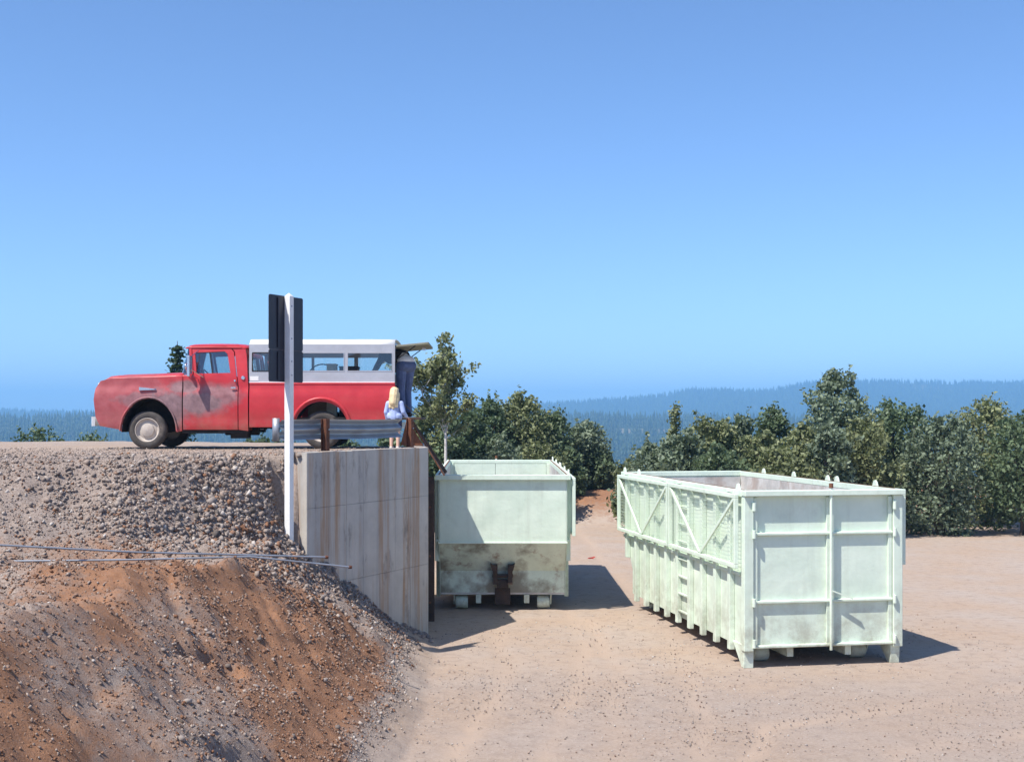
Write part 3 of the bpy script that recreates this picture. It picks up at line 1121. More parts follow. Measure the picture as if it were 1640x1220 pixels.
# ------------------------------------------------------------------ road sign seen from the back
def build_sign():
    b = at(463, 855, 17.7)
    root = empty('road_sign', (b.x, b.y, b.z - 0.35), (0, 0, math.atan2(WDIR.y, WDIR.x)))
    tag(root, 'dark back of two stacked sign boards on a white square timber post', 'sign')
    h = 5.56 - b.z + 0.35
    w = 0.095
    mb = MB()
    mb.box(-w / 2, w / 2, -w / 2, w / 2, 0, h - 0.05)
    o = len(mb.v)
    mb.v += [(0, 0, h)]
    mb.f = [f for f in mb.f if f != (4, 5, 7, 6)]
    mb.f += [(4, 5, o), (5, 7, o), (7, 6, o), (6, 4, o)]
    mb.build('post', M_WHITE, root, bevel=0.003)

    def board(z0, z1, wd):
        rr_, n = 0.03, 5
        pts = []
        for cx, cz, a0 in ((wd / 2 - rr_, z1 - rr_, 0), (-wd / 2 + rr_, z1 - rr_, 90), (-wd / 2 + rr_, z0 + rr_, 180), (wd / 2 - rr_, z0 + rr_, 270)):
            for k in range(n):
                a = R(a0 + 90 * k / (n - 1))
                pts.append((cx + rr_ * math.cos(a), cz + rr_ * math.sin(a)))
        p = MB().prism(pts, 'y', w / 2 + 0.002, w / 2 + 0.014).build('sign_board', M_SIGN, root)
        st = MB().box(-0.012 - 0.20, 0.012 - 0.20, w / 2 - 0.016, w / 2 + 0.0015, z0 + 0.03, z1 - 0.03)
        st.build('stiffener', M_SIGN, p)
        return p
    zt = h - 0.045
    board(zt - 0.785, zt, 0.80)
    board(zt - 1.25, zt - 0.7865, 0.80)
    for z in (zt - 0.15, zt - 0.62, zt - 0.95, zt - 1.15):
        MB().lathe([(0.0, -0.006), (0.012, -0.005), (0.014, 0.0)], (0, -w / 2, z), 'y', 8).build('bolt', M_GALV, root)


build_sign()

# ------------------------------------------------------------------ pipes lying on the bank
def pipe(pts, r, label):
    root = empty('steel_pipe', pts[0])
    tag(root, label, 'pipe', 'pipes on the earth bank')
    o = Vector(pts[0])
    MB().tube([Vector(p) - o for p in pts], r, 10).build('shaft', M_GALV, root, smooth=40)
    d = (Vector(pts[-1]) - Vector(pts[-2])).normalized()
    e = Vector(pts[-1]) - o
    MB().tube([e - d * 0.03, e + d * 0.008], r * 1.7, 10).build('end_collar', M_RUSTO, root, smooth=40)


pipe([at(-90, 868, 13.7), at(218, 884, 14.75), at(420, 889, 15.5), at(524, 892, 16.0)], 0.013, 'straight grey steel pipe across the earth bank, shorter end toward the wall')
pipe([at(-120, 900, 14.1), at(218, 896, 14.6), at(400, 891, 15.2), at(562, 908, 15.9)], 0.013, 'grey steel pipe across the earth bank, end reaching farthest in front of the wall')

# ------------------------------------------------------------------ refuse bins
BL, BH = 6.5, 2.66


def build_bin(name, label, loc, rz, lids, lugs, tilt=0.0):
    root = empty(name, loc, (tilt, 0, rz))
    tag(root, label, 'dumpster', 'pale green steel refuse bins')
    sx = 1.225                       # side plate
    # floor
    MB().box(-sx + 0.02, sx - 0.02, 0.62, BL - 0.07, 0.30, 0.33).build('floor', M_MINT_IN, root)
    side = [(0.10, 2.56), (0.10, 1.37), (0.62, 0.76), (0.62, 0.29), (BL - 0.08, 0.29), (BL - 0.08, 2.56)]
    for s in (-1, 1):
        a, b = sorted((s * sx, s * (sx - 0.014)))
        sp = MB().prism(side, 'x', a, b).build('side_plate', M_MINT, root)
        li = [(y + (0.02 if y < 1 else -0.02), z) for y, z in side]
        a, b = sorted((s * (sx - 0.016), s * (sx - 0.022)))
        MB().prism(li, 'x', a, b).build('lining', M_MINT_IN, sp)
        # ribs (hollow hats, open below)
        n = 10
        for k in range(n):
            y = 0.42 + (BL - 0.95) * k / (n - 1)
            zb = 0.20 if y > 0.7 else 0.98
            x0, x1 = s * (sx + 0.001), s * (sx + 0.085)
            w2 = 0.055
            mb = MB().prism([(y - w2, zb), (y - w2 * 0.7, zb - 0.0), (y + w2 * 0.7, zb), (y + w2, zb), (y + w2, 2.54), (y - w2, 2.54)], 'x', min(x0, x1), max(x0, x1))
            mb.build('rib', M_MINT, root, bevel=0.008)
        # ladder between two ribs
        y0 = 0.42 + (BL - 0.95) * 5 / (n - 1) + 0.056
        y1 = 0.42 + (BL - 0.95) * 6 / (n - 1) - 0.056
        for k in range(7):
            z = 0.42 + 0.30 * k
            mb = MB().bar((s * (sx + 0.05), y0, z), (s * (sx + 0.05), y1, z), 0.04, 0.022)
            mb.build('ladder_rung', M_MINT, root)
        # long belt half-way up
        MB().box(*sorted((s * (sx + 0.003), s * (sx + 0.055))), 0.15, BL - 0.2, 1.37, 1.42).build('belt_rail', M_MINT, root, bevel=0.005)
    # nose
    w = sx - 0.018
    MB().box(-w, w, 0.098, 0.112, 1.37, 2.56).build('nose_panel', M_MINT, root, bevel=0.003)
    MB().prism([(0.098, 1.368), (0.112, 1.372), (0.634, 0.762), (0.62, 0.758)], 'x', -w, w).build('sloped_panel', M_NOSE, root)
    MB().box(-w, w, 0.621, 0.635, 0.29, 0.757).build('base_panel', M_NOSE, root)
    MB().box(-w - 0.03, w + 0.03, 0.072, 0.104, 1.345, 1.375).build('nose_ledge', M_MINT, root, bevel=0.004)
    MB().prism([(0.14, 2.54), (0.14, 1.40), (0.66, 0.80), (0.66, 0.36), (0.67, 0.36), (0.67, 0.80), (0.15, 1.40), (0.15, 2.54)], 'x', -w + 0.02, w - 0.02).build('nose_lining', M_MINT_IN, root)
    # pull hook with gussets
    mb = MB()
    mb.box(-0.19, -0.10, 0.40, 0.62, 0.52, 0.90)
    mb.box(0.10, 0.19, 0.40, 0.62, 0.52, 0.90)
    mb.prism([(-0.24, 0.93), (-0.10, 0.85), (-0.10, 0.78), (-0.20, 0.78)], 'y', 0.38, 0.60)
    mb.prism([(0.24, 0.93), (0.10, 0.85), (0.10, 0.78), (0.20, 0.78)], 'y', 0.38, 0.60)
    mb.box(-0.11, 0.11, 0.48, 0.54, 0.44, 0.60)
    mb.tube([(-0.2, 0.47, 0.68), (0.2, 0.47, 0.68)], 0.035, 10)
    hk = mb.build('pull_hook', M_RUSTD, root, bevel=0.006)
    MB().box(-0.15, 0.15, 0.60, 0.66, 0.10, 0.42).build('hook_plate', M_RUSTD, hk, bevel=0.005)
    # runners, rollers
    for s in (-1, 1):
        MB().box(*sorted((s * 0.42, s * 0.52)), 0.60, BL - 0.15, 0.13, 0.289).build('runner', M_MINT, root)
        for y in (0.78, BL - 0.55):
            wl = MB().lathe([(0.0, -0.12), (0.11, -0.12), (0.125, -0.10), (0.125, 0.10), (0.11, 0.12), (0.0, 0.12)], (s * 0.80, y, 0.128), 'x', 18).build('roller', M_MINT, root, smooth=40)
            MB().prism([(y - 0.16, 0.30), (y + 0.16, 0.30), (y + 0.05, 0.09), (y - 0.05, 0.09)], 'x', *sorted((s * 0.935, s * 0.955))).build('roller_bracket', M_MINT, wl)
        # rear corner foot
        MB().prism([(BL - 0.50, 0.34), (BL - 0.02, 0.34), (BL - 0.04, 0.0), (BL - 0.13, 0.0)], 'x', *sorted((s * (sx - 0.12), s * (sx + 0.03)))).build('corner_foot', M_MINT, root, bevel=0.006)
        # door posts
        MB().box(*sorted((s * (sx - 0.10), s * (sx + 0.05))), BL - 0.10, BL + 0.03, 0.26, 2.575).build('corner_post', M_MINT, root, bevel=0.01)
    # rim of square tube
    rim = MB().box(-1.29, 1.29, 0.01, 0.13, 2.561, BH).build('top_rim', M_MINT, root, bevel=0.01)
    MB().box(-1.29, 1.29, BL - 0.06, BL + 0.10, 2.577, BH).build('top_rim', M_MINT, root, bevel=0.01)
    MB().box(-1.29, -1.20, 0.101, BL - 0.061, 2.561, BH).build('side_rim', M_MINT, root, bevel=0.01)
    MB().box(1.20, 1.29, 0.101, BL - 0.061, 2.561, BH).build('side_rim', M_MINT, root, bevel=0.01)
    # rusted wear strip on the rim
    for s in (-1, 1):
        MB().box(*sorted((s * 1.205, s * 1.235)), 0.15, BL - 0.12, BH + 0.001, BH + 0.006).build('wear_strip', M_RUST, root)
    # hinge lugs on both sides
    for s in (-1, 1):
        for y in lugs[s]:
            MB().prism([(y - 0.085, BH + 0.001), (y + 0.075, BH + 0.001), (y + 0.045, BH + 0.065), (y + 0.005, BH + 0.095), (y - 0.045, BH + 0.08)], 'x', *sorted((s * 1.245, s * 1.275))).build('hinge_lug', M_MINT, root, bevel=0.004)
    # mesh lids folded down against the side
    for s in lids:
        for (y0, y1) in ((0.06, 3.20), (3.27, 6.42)):
            X = s * 1.355
            zt, zb = 2.60, 1.49
            mb = MB()
            mb.box(*sorted((X - 0.03, X + 0.03)), y0, y1, zt - 0.06, zt)
            mb.box(*sorted((X - 0.03, X + 0.03)), y0, y1, zb, zb + 0.06)
            mb.box(*sorted((X - 0.03, X + 0.03)), y0, y0 + 0.06, zb + 0.061, zt - 0.061)
            mb.box(*sorted((X - 0.03, X + 0.03)), y1 - 0.06, y1, zb + 0.061, zt - 0.061)
            lid = mb.build('mesh_lid', M_MINT, root, bevel=0.006)
            yc = (y0 + y1) / 2
            for ya in (y0 + 0.07, y1 - 0.07):
                MB().bar((X + s * 0.012, ya, zt - 0.07), (X + s * 0.012, yc + (0.03 if ya > yc else -0.03), zb + 0.07), 0.045, 0.03, (1, 0, 0)).build('brace', M_MINT, lid)
            mb = MB()
            y = y0 + 0.09
            while y < y1 - 0.08:
                mb.bar((X - s * 0.018, y, zb + 0.05), (X - s * 0.018, y, zt - 0.05), 0.0032, 0.0032, (1, 0, 0))
                y += 0.06
            z = zb + 0.09
            while z < zt - 0.08:
                mb.bar((X - s * 0.0145, y0 + 0.05, z), (X - s * 0.0145, y1 - 0.05, z), 0.0032, 0.0032, (1, 0, 0))
                z += 0.06
            tag(mb.build('wire_mesh', M_MINT, lid), kind='stuff')
            for yy in (y0 + 0.4, y1 - 0.4):
                MB().tube([(s * 1.292, yy - 0.09, 2.625), (s * 1.292, yy + 0.09, 2.625)], 0.03, 8).build('hinge', M_MINT, lid)
    # two doors at the rear
    yd = BL - 0.06
    for (x0, x1, hs) in ((-0.10 - 0.01, 1.115, 1), (-1.115, -0.10 - 0.02, -1)):
        d = MB().box(x0, x1, yd, yd + 0.02, 0.30, 2.572).build('door', M_MINT, root)
        for z in (0.315, 0.98, 2.0):
            MB().prism([(yd + 0.0205, z - 0.03), (yd + 0.085, z - 0.01), (yd + 0.085, z + 0.02), (yd + 0.0205, z + 0.03)], 'x', x0 + 0.004, x1 - 0.004).build('door_bar', M_MINT, d, bevel=0.004)
        MB().box(x0 + 0.002, x0 + 0.06, yd + 0.021, yd + 0.060, 0.32, 2.55).build('door_stile', M_MINT, d, bevel=0.004)
        MB().box(x1 - 0.06, x1 - 0.002, yd + 0.021, yd + 0.060, 0.32, 2.55).build('door_stile', M_MINT, d, bevel=0.004)
        for z in (0.38, 0.99, 2.01, 2.42):
            xh = x1 + 0.015 if hs > 0 else x0 - 0.015
            MB().tube([(xh, yd + 0.115, z - 0.06), (xh, yd + 0.115, z + 0.06)], 0.030, 10).build('door_hinge', M_MINT, d, smooth=40)
    lb = MB().tube([(-0.09, yd + 0.125, 0.25), (-0.09, yd + 0.125, 2.70)], 0.022, 10).build('locking_bar', M_MINT, root, smooth=40)
    mb = MB()
    mb.bar((-0.09, yd + 0.125, 1.15), (-0.42, yd + 0.165, 1.02), 0.035, 0.02)
    mb.build('lock_handle', M_MINT, lb)
    MB().tube([(-0.09, yd + 0.125, 2.69), (-0.09, yd + 0.125, 2.76)], 0.032, 10).build('bar_cap', M_RUST, lb)
    return root


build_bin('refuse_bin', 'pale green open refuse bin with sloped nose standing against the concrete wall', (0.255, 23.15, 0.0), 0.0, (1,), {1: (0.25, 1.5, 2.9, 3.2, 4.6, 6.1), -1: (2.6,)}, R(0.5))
build_bin('refuse_bin', 'pale green open refuse bin with closed double doors and folded mesh lids', (3.92, 24.80, 0.0), R(190.0), (1, -1), {1: (0.2, 1.15, 6.25), -1: (1.2, 2.6, 4.0, 4.35, 5.7)})

# ------------------------------------------------------------------ steel chute from the wall top into the bin
def build_chute():
    root = empty('loading_chute', (-1.25, 22.3, 3.235))
    tag(root, 'rusty brown steel chute sloping from the wall top into the bin', 'chute')
    sl = (2.71 - 3.70) / (-0.834 + 1.444)

    def P(z, off=0.0):
        return -1.444 + (z - 3.70) / sl + off + 1.25
    zt, zb = 3.68, 2.69
    y0, y1 = 0.0, 0.42
    # sloping plate
    th = 0.02
    mb = MB().prism([(P(zt), zt - 3.235), (P(zb), zb - 3.235), (P(zb) - th, zb - 3.245), (P(zt) - th, zt - 3.245)], 'y', y0 + 0.03, y1)
    mb.build('plate', M_RUST, root)
    # edge bar, side plate
    MB().bar((P(zt + 0.03), y0, zt + 0.03 - 3.235), (P(zb), y0 + 0.5, zb + 0.03 - 3.235), 0.05, 0.06).build('edge_bar', M_RUSTD, root, bevel=0.004)
    MB().prism([(P(zt) - 0.03, zt - 3.26), (P(3.26) - 0.04, 0.004), (P(3.26) - 0.46, 0.004), (P(zt) - 0.10, zt - 3.26)], 'y', y0 + 0.005, y0 + 0.022).build('side_plate', M_RUST, root)
    for y in (0.06, 0.32):
        MB().box(P(zt) - 0.10, P(zt) - 0.03, y, y + 0.07, 0.003, zt - 3.28).build('stanchion', M_RUST, root)
    return root


build_chute()

# ------------------------------------------------------------------ litter
def litter():
    p = at(946, 895, 0)
    Y = FP * HC / (895 - PY0)
    root = empty('crushed_carton', ((946 - PX0) / FP * Y, Y, 0.0), (0, 0, 0.4))
    tag(root, 'small crushed red carton lying on the yard between the bins', 'carton')
    root.scale = (0.7, 0.7, 0.6)
    mr = mat('red_card', (0.36, 0.05, 0.035), 0.7)
    MB().add([(-.11, -.06, .01), (.11, -.05, .012), (.12, .06, .01), (-.1, .07, .01), (-.1, -.05, .075), (.10, -.03, .05), (.09, .05, .085), (-.09, .05, .06)], [(0, 3, 2, 1), (4, 5, 6, 7), (0, 1, 5, 4), (1, 2, 6, 5), (2, 3, 7, 6), (3, 0, 4, 7)]).build('box', mr, root)
    MB().add([(.10, -.03, .052), (.09, .05, .087), (.19, .06, .11), (.20, -.02, .07)], [(0, 1, 2, 3)]).build('flap', mr, root)


litter()

# ------------------------------------------------------------------ truck
TW = 1.93


def build_truck():
    root = empty('pickup_truck', (TX, TY0, TZ))
    tag(root, 'old red pickup truck with grey primer patches and a white canopy, backed to the wall', 'truck')

    def side(x, z):
        if z < 0.5:
            return 0.06 * ((0.5 - z) / 0.2) ** 1.5 * 0.6
        if z < 1.04:
            return 0.012 * ((z - 0.78) / 0.26) ** 2
        if z < 1.075:
            return 0.012 + 0.028 * (z - 1.04) / 0.035
        if z < 1.30:
            return 0.040 + 0.02 * (z - 1.075)
        return 0.045 + 0.115 * (z - 1.30) / 0.55

    def pts(*pp):
        return [TP(*p) for p in pp]

    def arch(cx, cy, rx, ry, a0, a1, n=12):
        return [(cx + rx * math.cos(R(a0 + (a1 - a0) * k / (n - 1))), cy - ry * math.sin(R(a0 + (a1 - a0) * k / (n - 1)))) for k in range(n)]
    th = 0.025
    # ---- front fender
    fa = arch(238, 692, 44, 54, 0, 180, 15)
    fo = [(291, 690)] + fa + [(192, 688), (160, 682), (153, 668), (150, 640), (152, 622), (160, 610), (175, 606), (291, 602.5)]
    front_holes = []
    for fl in (None, TW):
        fe = panel('front_fender', pts(*fo), front_holes, side, th, M_RED, root, fl)
        mb = MB()
        y = -0.006 if fl is None else TW + 0.006
        ap = [Vector((*[TP(a, b)[0]], y, TP(a, b)[1])) for a, b in arch(238, 692, 45.5, 55.5, 2, 178, 17)]
        mb.tube(ap, 0.018, 6)
        mb.build('arch_lip', M_RED, fe, smooth=60)
        y = -0.004 if fl is None else TW + 0.004
        mb = MB()
        (xa, za), (xb, zb) = TP(223, 622.5), TP(251, 623.5)
        mb.add([(xa, y + .012, za - .035), (xb, y + .012, zb - .012), (xb - .02, y + .012, zb + .012), (xa, y + .012, za + .035), (xa, y - .012, za - .03), (xb - .03, y - .008, zb - .008), (xb - .05, y - .008, zb + .008), (xa, y - .012, za + .03)], [(0, 1, 2, 3), (7, 6, 5, 4), (0, 4, 5, 1), (1, 5, 6, 2), (2, 6, 7, 3), (3, 7, 4, 0)])
        mb.build('badge', M_CHROME, fe)
        # inner wheel well
        yy = (0.04, 0.55) if fl is None else (TW - 0.55, TW - 0.04)
        vs, fs = [], []
        for k, (a, b) in enumerate(arch(238, 692, 44, 54, 0, 180, 13)):
            x, z = TP(a, b)
            vs += [(x, yy[0], z), (x, yy[1], z)]
        for k in range(12):
            fs.append((2 * k, 2 * k + 1, 2 * k + 3, 2 * k + 2))
        fs.append(tuple(range(1, 26, 2)))
        MB().add(vs, fs).build('wheel_well', M_DARK, fe)
    # ---- hood
    nx, ny = 18, 20
    vs, fs = [], []
    for i in range(nx + 1):
        t = i / nx
        px = 157 + (291 - 157) * t
        x, _ = TP(px, 0)
        zt = TP(0, np.interp(px, [157, 175, 225, 270, 291], [607, 602.5, 601, 599, 598]))[1]
        drop = 0.10 * max(0, 1 - t / 0.12) ** 2
        for j in range(ny + 1):
            v = -1 + 2 * j / ny
            y = TW / 2 + v * (TW / 2 - 0.048)
            z = zt + 0.045 * (1 - v * v) - drop - 0.05 * abs(v) ** 14 + 0.018 * math.exp(-(v / 0.12) ** 2)
            vs.append((x, y, z))
    for i in range(nx):
        for j in range(ny):
            a = i * (ny + 1) + j
            fs.append((a, a + ny + 1, a + ny + 2, a + 1))
    hd = MB().add(vs, fs).build('hood', M_RED, root, smooth=40)
    hd.modifiers.new('s', 'SOLIDIFY').thickness = 0.015
    # ---- nose: grille, lamps, bumper
    xg = TP(153, 0)[0]
    mb = MB()
    mb.box(xg + 0.01, xg + 0.06, 0.10, TW - 0.10, 0.52, 1.20)
    g = mb.build('grille', M_WHITE, root, bevel=0.02)
    mb = MB()
    for z in (0.70, 0.80, 0.90, 1.0):
        mb.box(xg - 0.015, xg + 0.009, 0.42, TW - 0.42, z, z + 0.035)
    mb.box(xg - 0.02, xg + 0.009, 0.36, 0.40, 0.66, 1.08)
    mb.box(xg - 0.02, xg + 0.009, TW - 0.40, TW - 0.36, 0.66, 1.08)
    mb.build('grille_bar', M_CHROME, g, bevel=0.006)
    for y in (0.24, TW - 0.24):
        h = MB().lathe([(0.0, -0.045), (0.05, -0.04), (0.082, -0.015), (0.085, 0.0), (0.10, -0.012), (0.11, 0.0), (0.11, 0.02)], (xg, y, 0.93), 'x', 20).build('headlight', M_CHROME, root, smooth=40)
        MB().lathe([(0, 0), (0.045, 0), (0.05, 0.012)], (xg - 0.012, y, 0.72), 'x', 14).build('indicator', mat('amber_lens', (0.6, 0.2, 0.02), 0.3), h)
    mb = MB()
    for k in range(12):
        t0, t1 = -1 + 2 * k / 12, -1 + 2 * (k + 1) / 12
        f = lambda t: xg - 0.16 + 0.13 * abs(t) ** 3.5
        mb.bar((f(t0), TW / 2 + t0 * 0.98, 0.50), (f(t1), TW / 2 + t1 * 0.98, 0.50), 0.05, 0.17)
    mb.build('front_bumper', M_WHITE, root, smooth=40)
    # ---- cab
    do = [(293, 688), (293, 604), (305, 602), (309.5, 600), (304.5, 556.5), (358, 555), (367, 557), (372, 563), (378.5, 606), (380.5, 620), (380.5, 688)]
    wo = [(313.5, 598), (309.5, 564), (357, 562), (362, 566), (368, 597)]
    qo = [(381.8, 688), (381.8, 620), (379.8, 606), (373.4, 562.5), (368.0, 555.8), (358, 553.5), (304, 555.2), (304, 552.5), (380, 552), (388, 556), (392.5, 566), (396, 605), (397, 620), (397, 690)]
    for fl in (None, TW):
        d = panel('door', pts(*do), [pts(*wo)], lambda x, z: side(x, z) - 0.003, th, M_RED, root, fl)
        sgn = -1 if fl is None else 1

        def yo(v):
            return v if fl is None else TW - v
        panel('window_glass', pts((313, 599), (309, 563), (357, 561), (363, 565.5), (369, 598)), [], lambda x, z: side(x, z) + 0.016, 0.004, M_GLASS, d, fl, 0.2)
        # vent-window post and rubber
        (xa, za), (xb, zb) = TP(333, 563), TP(339, 598)
        MB().bar((xa, yo(side(xa, za) + 0.01), za), (xb, yo(side(xb, zb) + 0.01), zb), 0.018, 0.02, (0, 1, 0)).build('vent_post', M_DARK, d)
        x, z = TP(376, 609.5)
        MB().lathe([(0, -0.03), (0.018, -0.03), (0.022, -0.02), (0.012, 0.0), (0.012, 0.05)], (x, yo(0.03), z), 'y', 12).build('door_lock', M_CHROME, d)
        x, z = TP(376, 621)
        MB().bar((x - 0.07, yo(0.0), z), (x + 0.02, yo(0.0), z), 0.03, 0.028).build('door_handle', M_CHROME, d, bevel=0.006)
        panel('cab_quarter', pts(*qo), [], side, th, M_RED, root, fl)
        # rocker
        MB().box(TP(290, 0)[0], TP(396, 0)[0], *sorted((yo(0.07), yo(0.20))), TP(0, 694)[1], TP(0, 685)[1]).build('rocker', M_DARK, root)
        # windshield post
        (xa, za), (xb, zb) = TP(306.5, 601), TP(301.5, 555)
        MB().bar((xa, yo(side(xa, za) + 0.015), za), (xb, yo(side(xb, zb) + 0.015), zb), 0.05, 0.05, (0, 1, 0)).build('windshield_post', M_RED, root, bevel=0.01)
    # fuel cap on the near quarter
    x, z = TP(388.5, 605)
    MB().lathe([(0, -0.022), (0.028, -0.022), (0.036, -0.014), (0.038, 0.02)], (x, side(x, z), z), 'y', 16).build('fuel_cap', M_CHROME, root, smooth=40)
    # roof: a domed sheet
    nx, ny = 22, 24
    vs, fs = [], []
    zb = TP(0, 556.5)[1]
    for i in range(nx + 1):
        t = i / nx
        px = 293.5 + (395 - 293.5) * t
        x, _ = TP(px, 0)
        e = min(1, t / 0.08, (1 - t) / 0.13)
        e = math.sqrt(max(0, 1 - (1 - e) ** 2))
        zt = TP(0, np.interp(px, [293, 310, 340, 370, 395], [551.5, 550.5, 549.8, 550.2, 552]))[1]
        for j in range(ny + 1):
            v = -1 + 2 * j / ny
            hw = TW / 2 - 0.145
            cy = (1 - abs(v) ** 5) ** 0.5 if abs(v) < 1 else 0
            vs.append((x, TW / 2 + v * hw, zb + (zt - zb) * e * (0.02 + 0.98 * cy) + 0.035 * e * (1 - v * v)))
    for i in range(nx):
        for j in range(ny):
            a = i * (ny + 1) + j
            fs.append((a, a + ny + 1, a + ny + 2, a + 1))
    rf = MB().add(vs, fs).build('roof', M_RED, root, smooth=50)
    rf.modifiers.new('s', 'SOLIDIFY').thickness = 0.012
    MB().box(TP(304, 0)[0], TP(388, 0)[0], 0.165, TW - 0.165, zb - 0.02, zb - 0.004).build('headliner', M_SEAT, rf)
    for fl in (None, TW):
        y = 0.150 if fl is None else TW - 0.150
        MB().tube([(TP(297, 0)[0], y, zb + 0.006), (TP(340, 0)[0], y - (0.012 if fl is None else -0.012), zb + 0.012), (TP(384, 0)[0], y, zb + 0.006)], 0.011, 6).build('drip_rail', M_RED, rf, smooth=60)
    # windshield wraps round
    bot = [(304, 0.085), (293, 0.13), (285, 0.26), (281, 0.5), (279.5, TW / 2)]
    top = [(301, 0.16), (298, 0.19), (296, 0.28), (295, 0.5), (294.5, TW / 2)]
    bot += [(p, TW - y) for p, y in bot[-2::-1]]
    top += [(p, TW - y) for p, y in top[-2::-1]]
    vs, fs = [], []
    for (pb, yb), (pt_, yt) in zip(bot, top):
        vs += [(TP(pb, 0)[0], yb, TP(0, 600)[1]), (TP(pt_, 0)[0], yt, TP(0, 555)[1])]
    for k in range(len(bot) - 1):
        fs.append((2 * k, 2 * k + 2, 2 * k + 3, 2 * k + 1))
    ws = MB().add(vs, fs).build('windshield', M_GLASS, root, smooth=60)
    mb = MB()
    mb.tube([Vector((TP(p, 0)[0], y, TP(0, 600)[1])) for p, y in bot], 0.014, 6)
    mb.tube([Vector((TP(p, 0)[0], y, TP(0, 555)[1])) for p, y in top], 0.014, 6)
    mb.build('windshield_trim', M_CHROME, ws, smooth=60)
    # cowl and firewall
    MB().box(TP(280, 0)[0], TP(305, 0)[0], 0.06, TW - 0.06, TP(0, 612)[1], TP(0, 600.5)[1]).build('cowl', M_RED, root, bevel=0.02)
    MB().box(TP(287, 0)[0], TP(290, 0)[0], 0.10, TW - 0.10, 0.30, TP(0, 612)[1]).build('firewall', M_DARK, root)
    # cab back with rear window
    xb_ = TP(394.5, 0)[0]

    def back(y, z):
        return xb_ - 0.045 * max(0, (z - 1.3) / 0.55)
    outer = [(0.10, 0.33), (0.04, 0.5), (0.04, 1.25), (0.16, 1.85), (TW - 0.16, 1.85), (TW - 0.04, 1.25), (TW - 0.04, 0.5), (TW - 0.10, 0.33)]
    hole = [(0.32, 1.36), (0.36, 1.70), (TW - 0.36, 1.70), (TW - 0.32, 1.36)]
    cb = panel('cab_back', outer, [hole], lambda a, b: 0.0, 0.02, M_RED, root, None, 0.2)
    for v in cb.data.vertices:
        y, t, z = v.co.x, v.co.y, v.co.z
        v.co = (back(y, z) - t, y, z)
    rw = MB().add([(back(0, a[1]) - 0.01, a[0], a[1]) for a in hole], [(0, 1, 2, 3)]).build('rear_window', M_GLASS, root)
    # floor, bench seat, wheel
    MB().box(TP(292, 0)[0], TP(393, 0)[0], 0.09, TW - 0.09, 0.36, 0.42).build('cab_floor', M_DARK, root)
    mb = MB()
    mb.box(TP(336, 0)[0], TP(384, 0)[0], 0.16, TW - 0.16, 0.60, 0.86)
    mb.prism([(TP(372, 0)[0], 0.85), (TP(388, 0)[0], 0.85), (TP(390, 0)[0], 1.33), (TP(382, 0)[0], 1.35)], 'y', 0.16, TW - 0.16)
    mb.build('bench_seat', M_SEAT, root, bevel=0.03)
    MB().box(TP(304, 0)[0], TP(312, 0)[0], 0.10, TW - 0.10, 1.02, 1.30).build('dashboard', M_RED, root, bevel=0.02)
    st = MB()
    c = Vector((TP(326, 0)[0], 0.52, 1.28))
    ring = [c + Matrix.Rotation(R(-35), 3, 'Y') @ Vector((0.0 + 0.0, 0.21 * math.cos(2 * math.pi * k / 20), 0.21 * math.sin(2 * math.pi * k / 20))) for k in range(21)]
    st.tube(ring, 0.013, 6)
    st.bar(c, (TP(300, 0)[0], 0.52, 0.95), 0.03, 0.03)
    st.bar(ring[0], ring[10], 0.02, 0.015)
    st.build('steering_wheel', M_DARK, root)
    # mirrors on the near door
    x, z = TP(307.5, 587)
    mb = MB()
    mb.box(x - 0.028, x + 0.030, -0.27, -0.10, z - 0.19, z + 0.19)
    mr = mb.build('door_mirror', M_CHROME, root, bevel=0.012)
    mb = MB()
    xm = TP(316, 0)[0]
    mb.tube([(xm, 0.03, TP(0, 606)[1]), (x + 0.01, -0.17, z - 0.16)], 0.009, 6)
    mb.tube([(xm + 0.1, 0.03, TP(0, 604)[1]), (x + 0.01, -0.17, z - 0.05)], 0.009, 6)
    mb.tube([(xm, 0.10, TP(0, 561)[1]), (x + 0.01, -0.17, z + 0.16)], 0.009, 6)
    mb.build('mirror_arm', M_CHROME, mr)
    x, z = TP(299, 587)
    mb = MB().lathe([(0, 0.03), (0.04, 0.028), (0.058, 0.01), (0.058, -0.005), (0, -0.015)], (x, -0.06, z), 'x', 16)
    sm = mb.build('round_mirror', M_CHROME, root, smooth=40)
    MB().tube([(x, -0.06, z - 0.04), (x + 0.03, 0.04, TP(0, 603)[1])], 0.008, 6).build('mirror_stem', M_CHROME, sm)
    # ---- bed
    ra = arch(514.5, 686, 43, 43, 180 - 14, 14, 15)
    bo = [(399, 684)] + [(470, 684)] + ra + [(558, 676), (632, 674), (632, 613.5), (399, 613.5)]

    def bside(x, z):
        return side(x, min(z, 1.2)) + 0.0
    for fl in (None, TW):
        bs = panel('bed_side', pts(*bo), [], bside, th, M_RED, root, fl)
        y = -0.012 if fl is None else TW + 0.012
        mb = MB()
        mb.tube([Vector((TP(a, b)[0], y, TP(a, b)[1])) for a, b in arch(514.5, 686, 47, 48, 186, -2, 19)], [0.03] * 19, 8)
        mb.build('wheel_flare', M_RED, bs, smooth=60)
        yy = (0.03, 0.52) if fl is None else (TW - 0.52, TW - 0.03)
        vs, fs = [], []
        aa = arch(514.5, 686, 44, 44, 194, -14, 15)
        for a, b in aa:
            x, z = TP(a, b)
            vs += [(x, yy[0], z), (x, yy[1], z)]
        for k in range(14):
            fs.append((2 * k, 2 * k + 1, 2 * k + 3, 2 * k + 2))
        MB().add(vs, fs).build('wheel_well', M_DARK, bs)
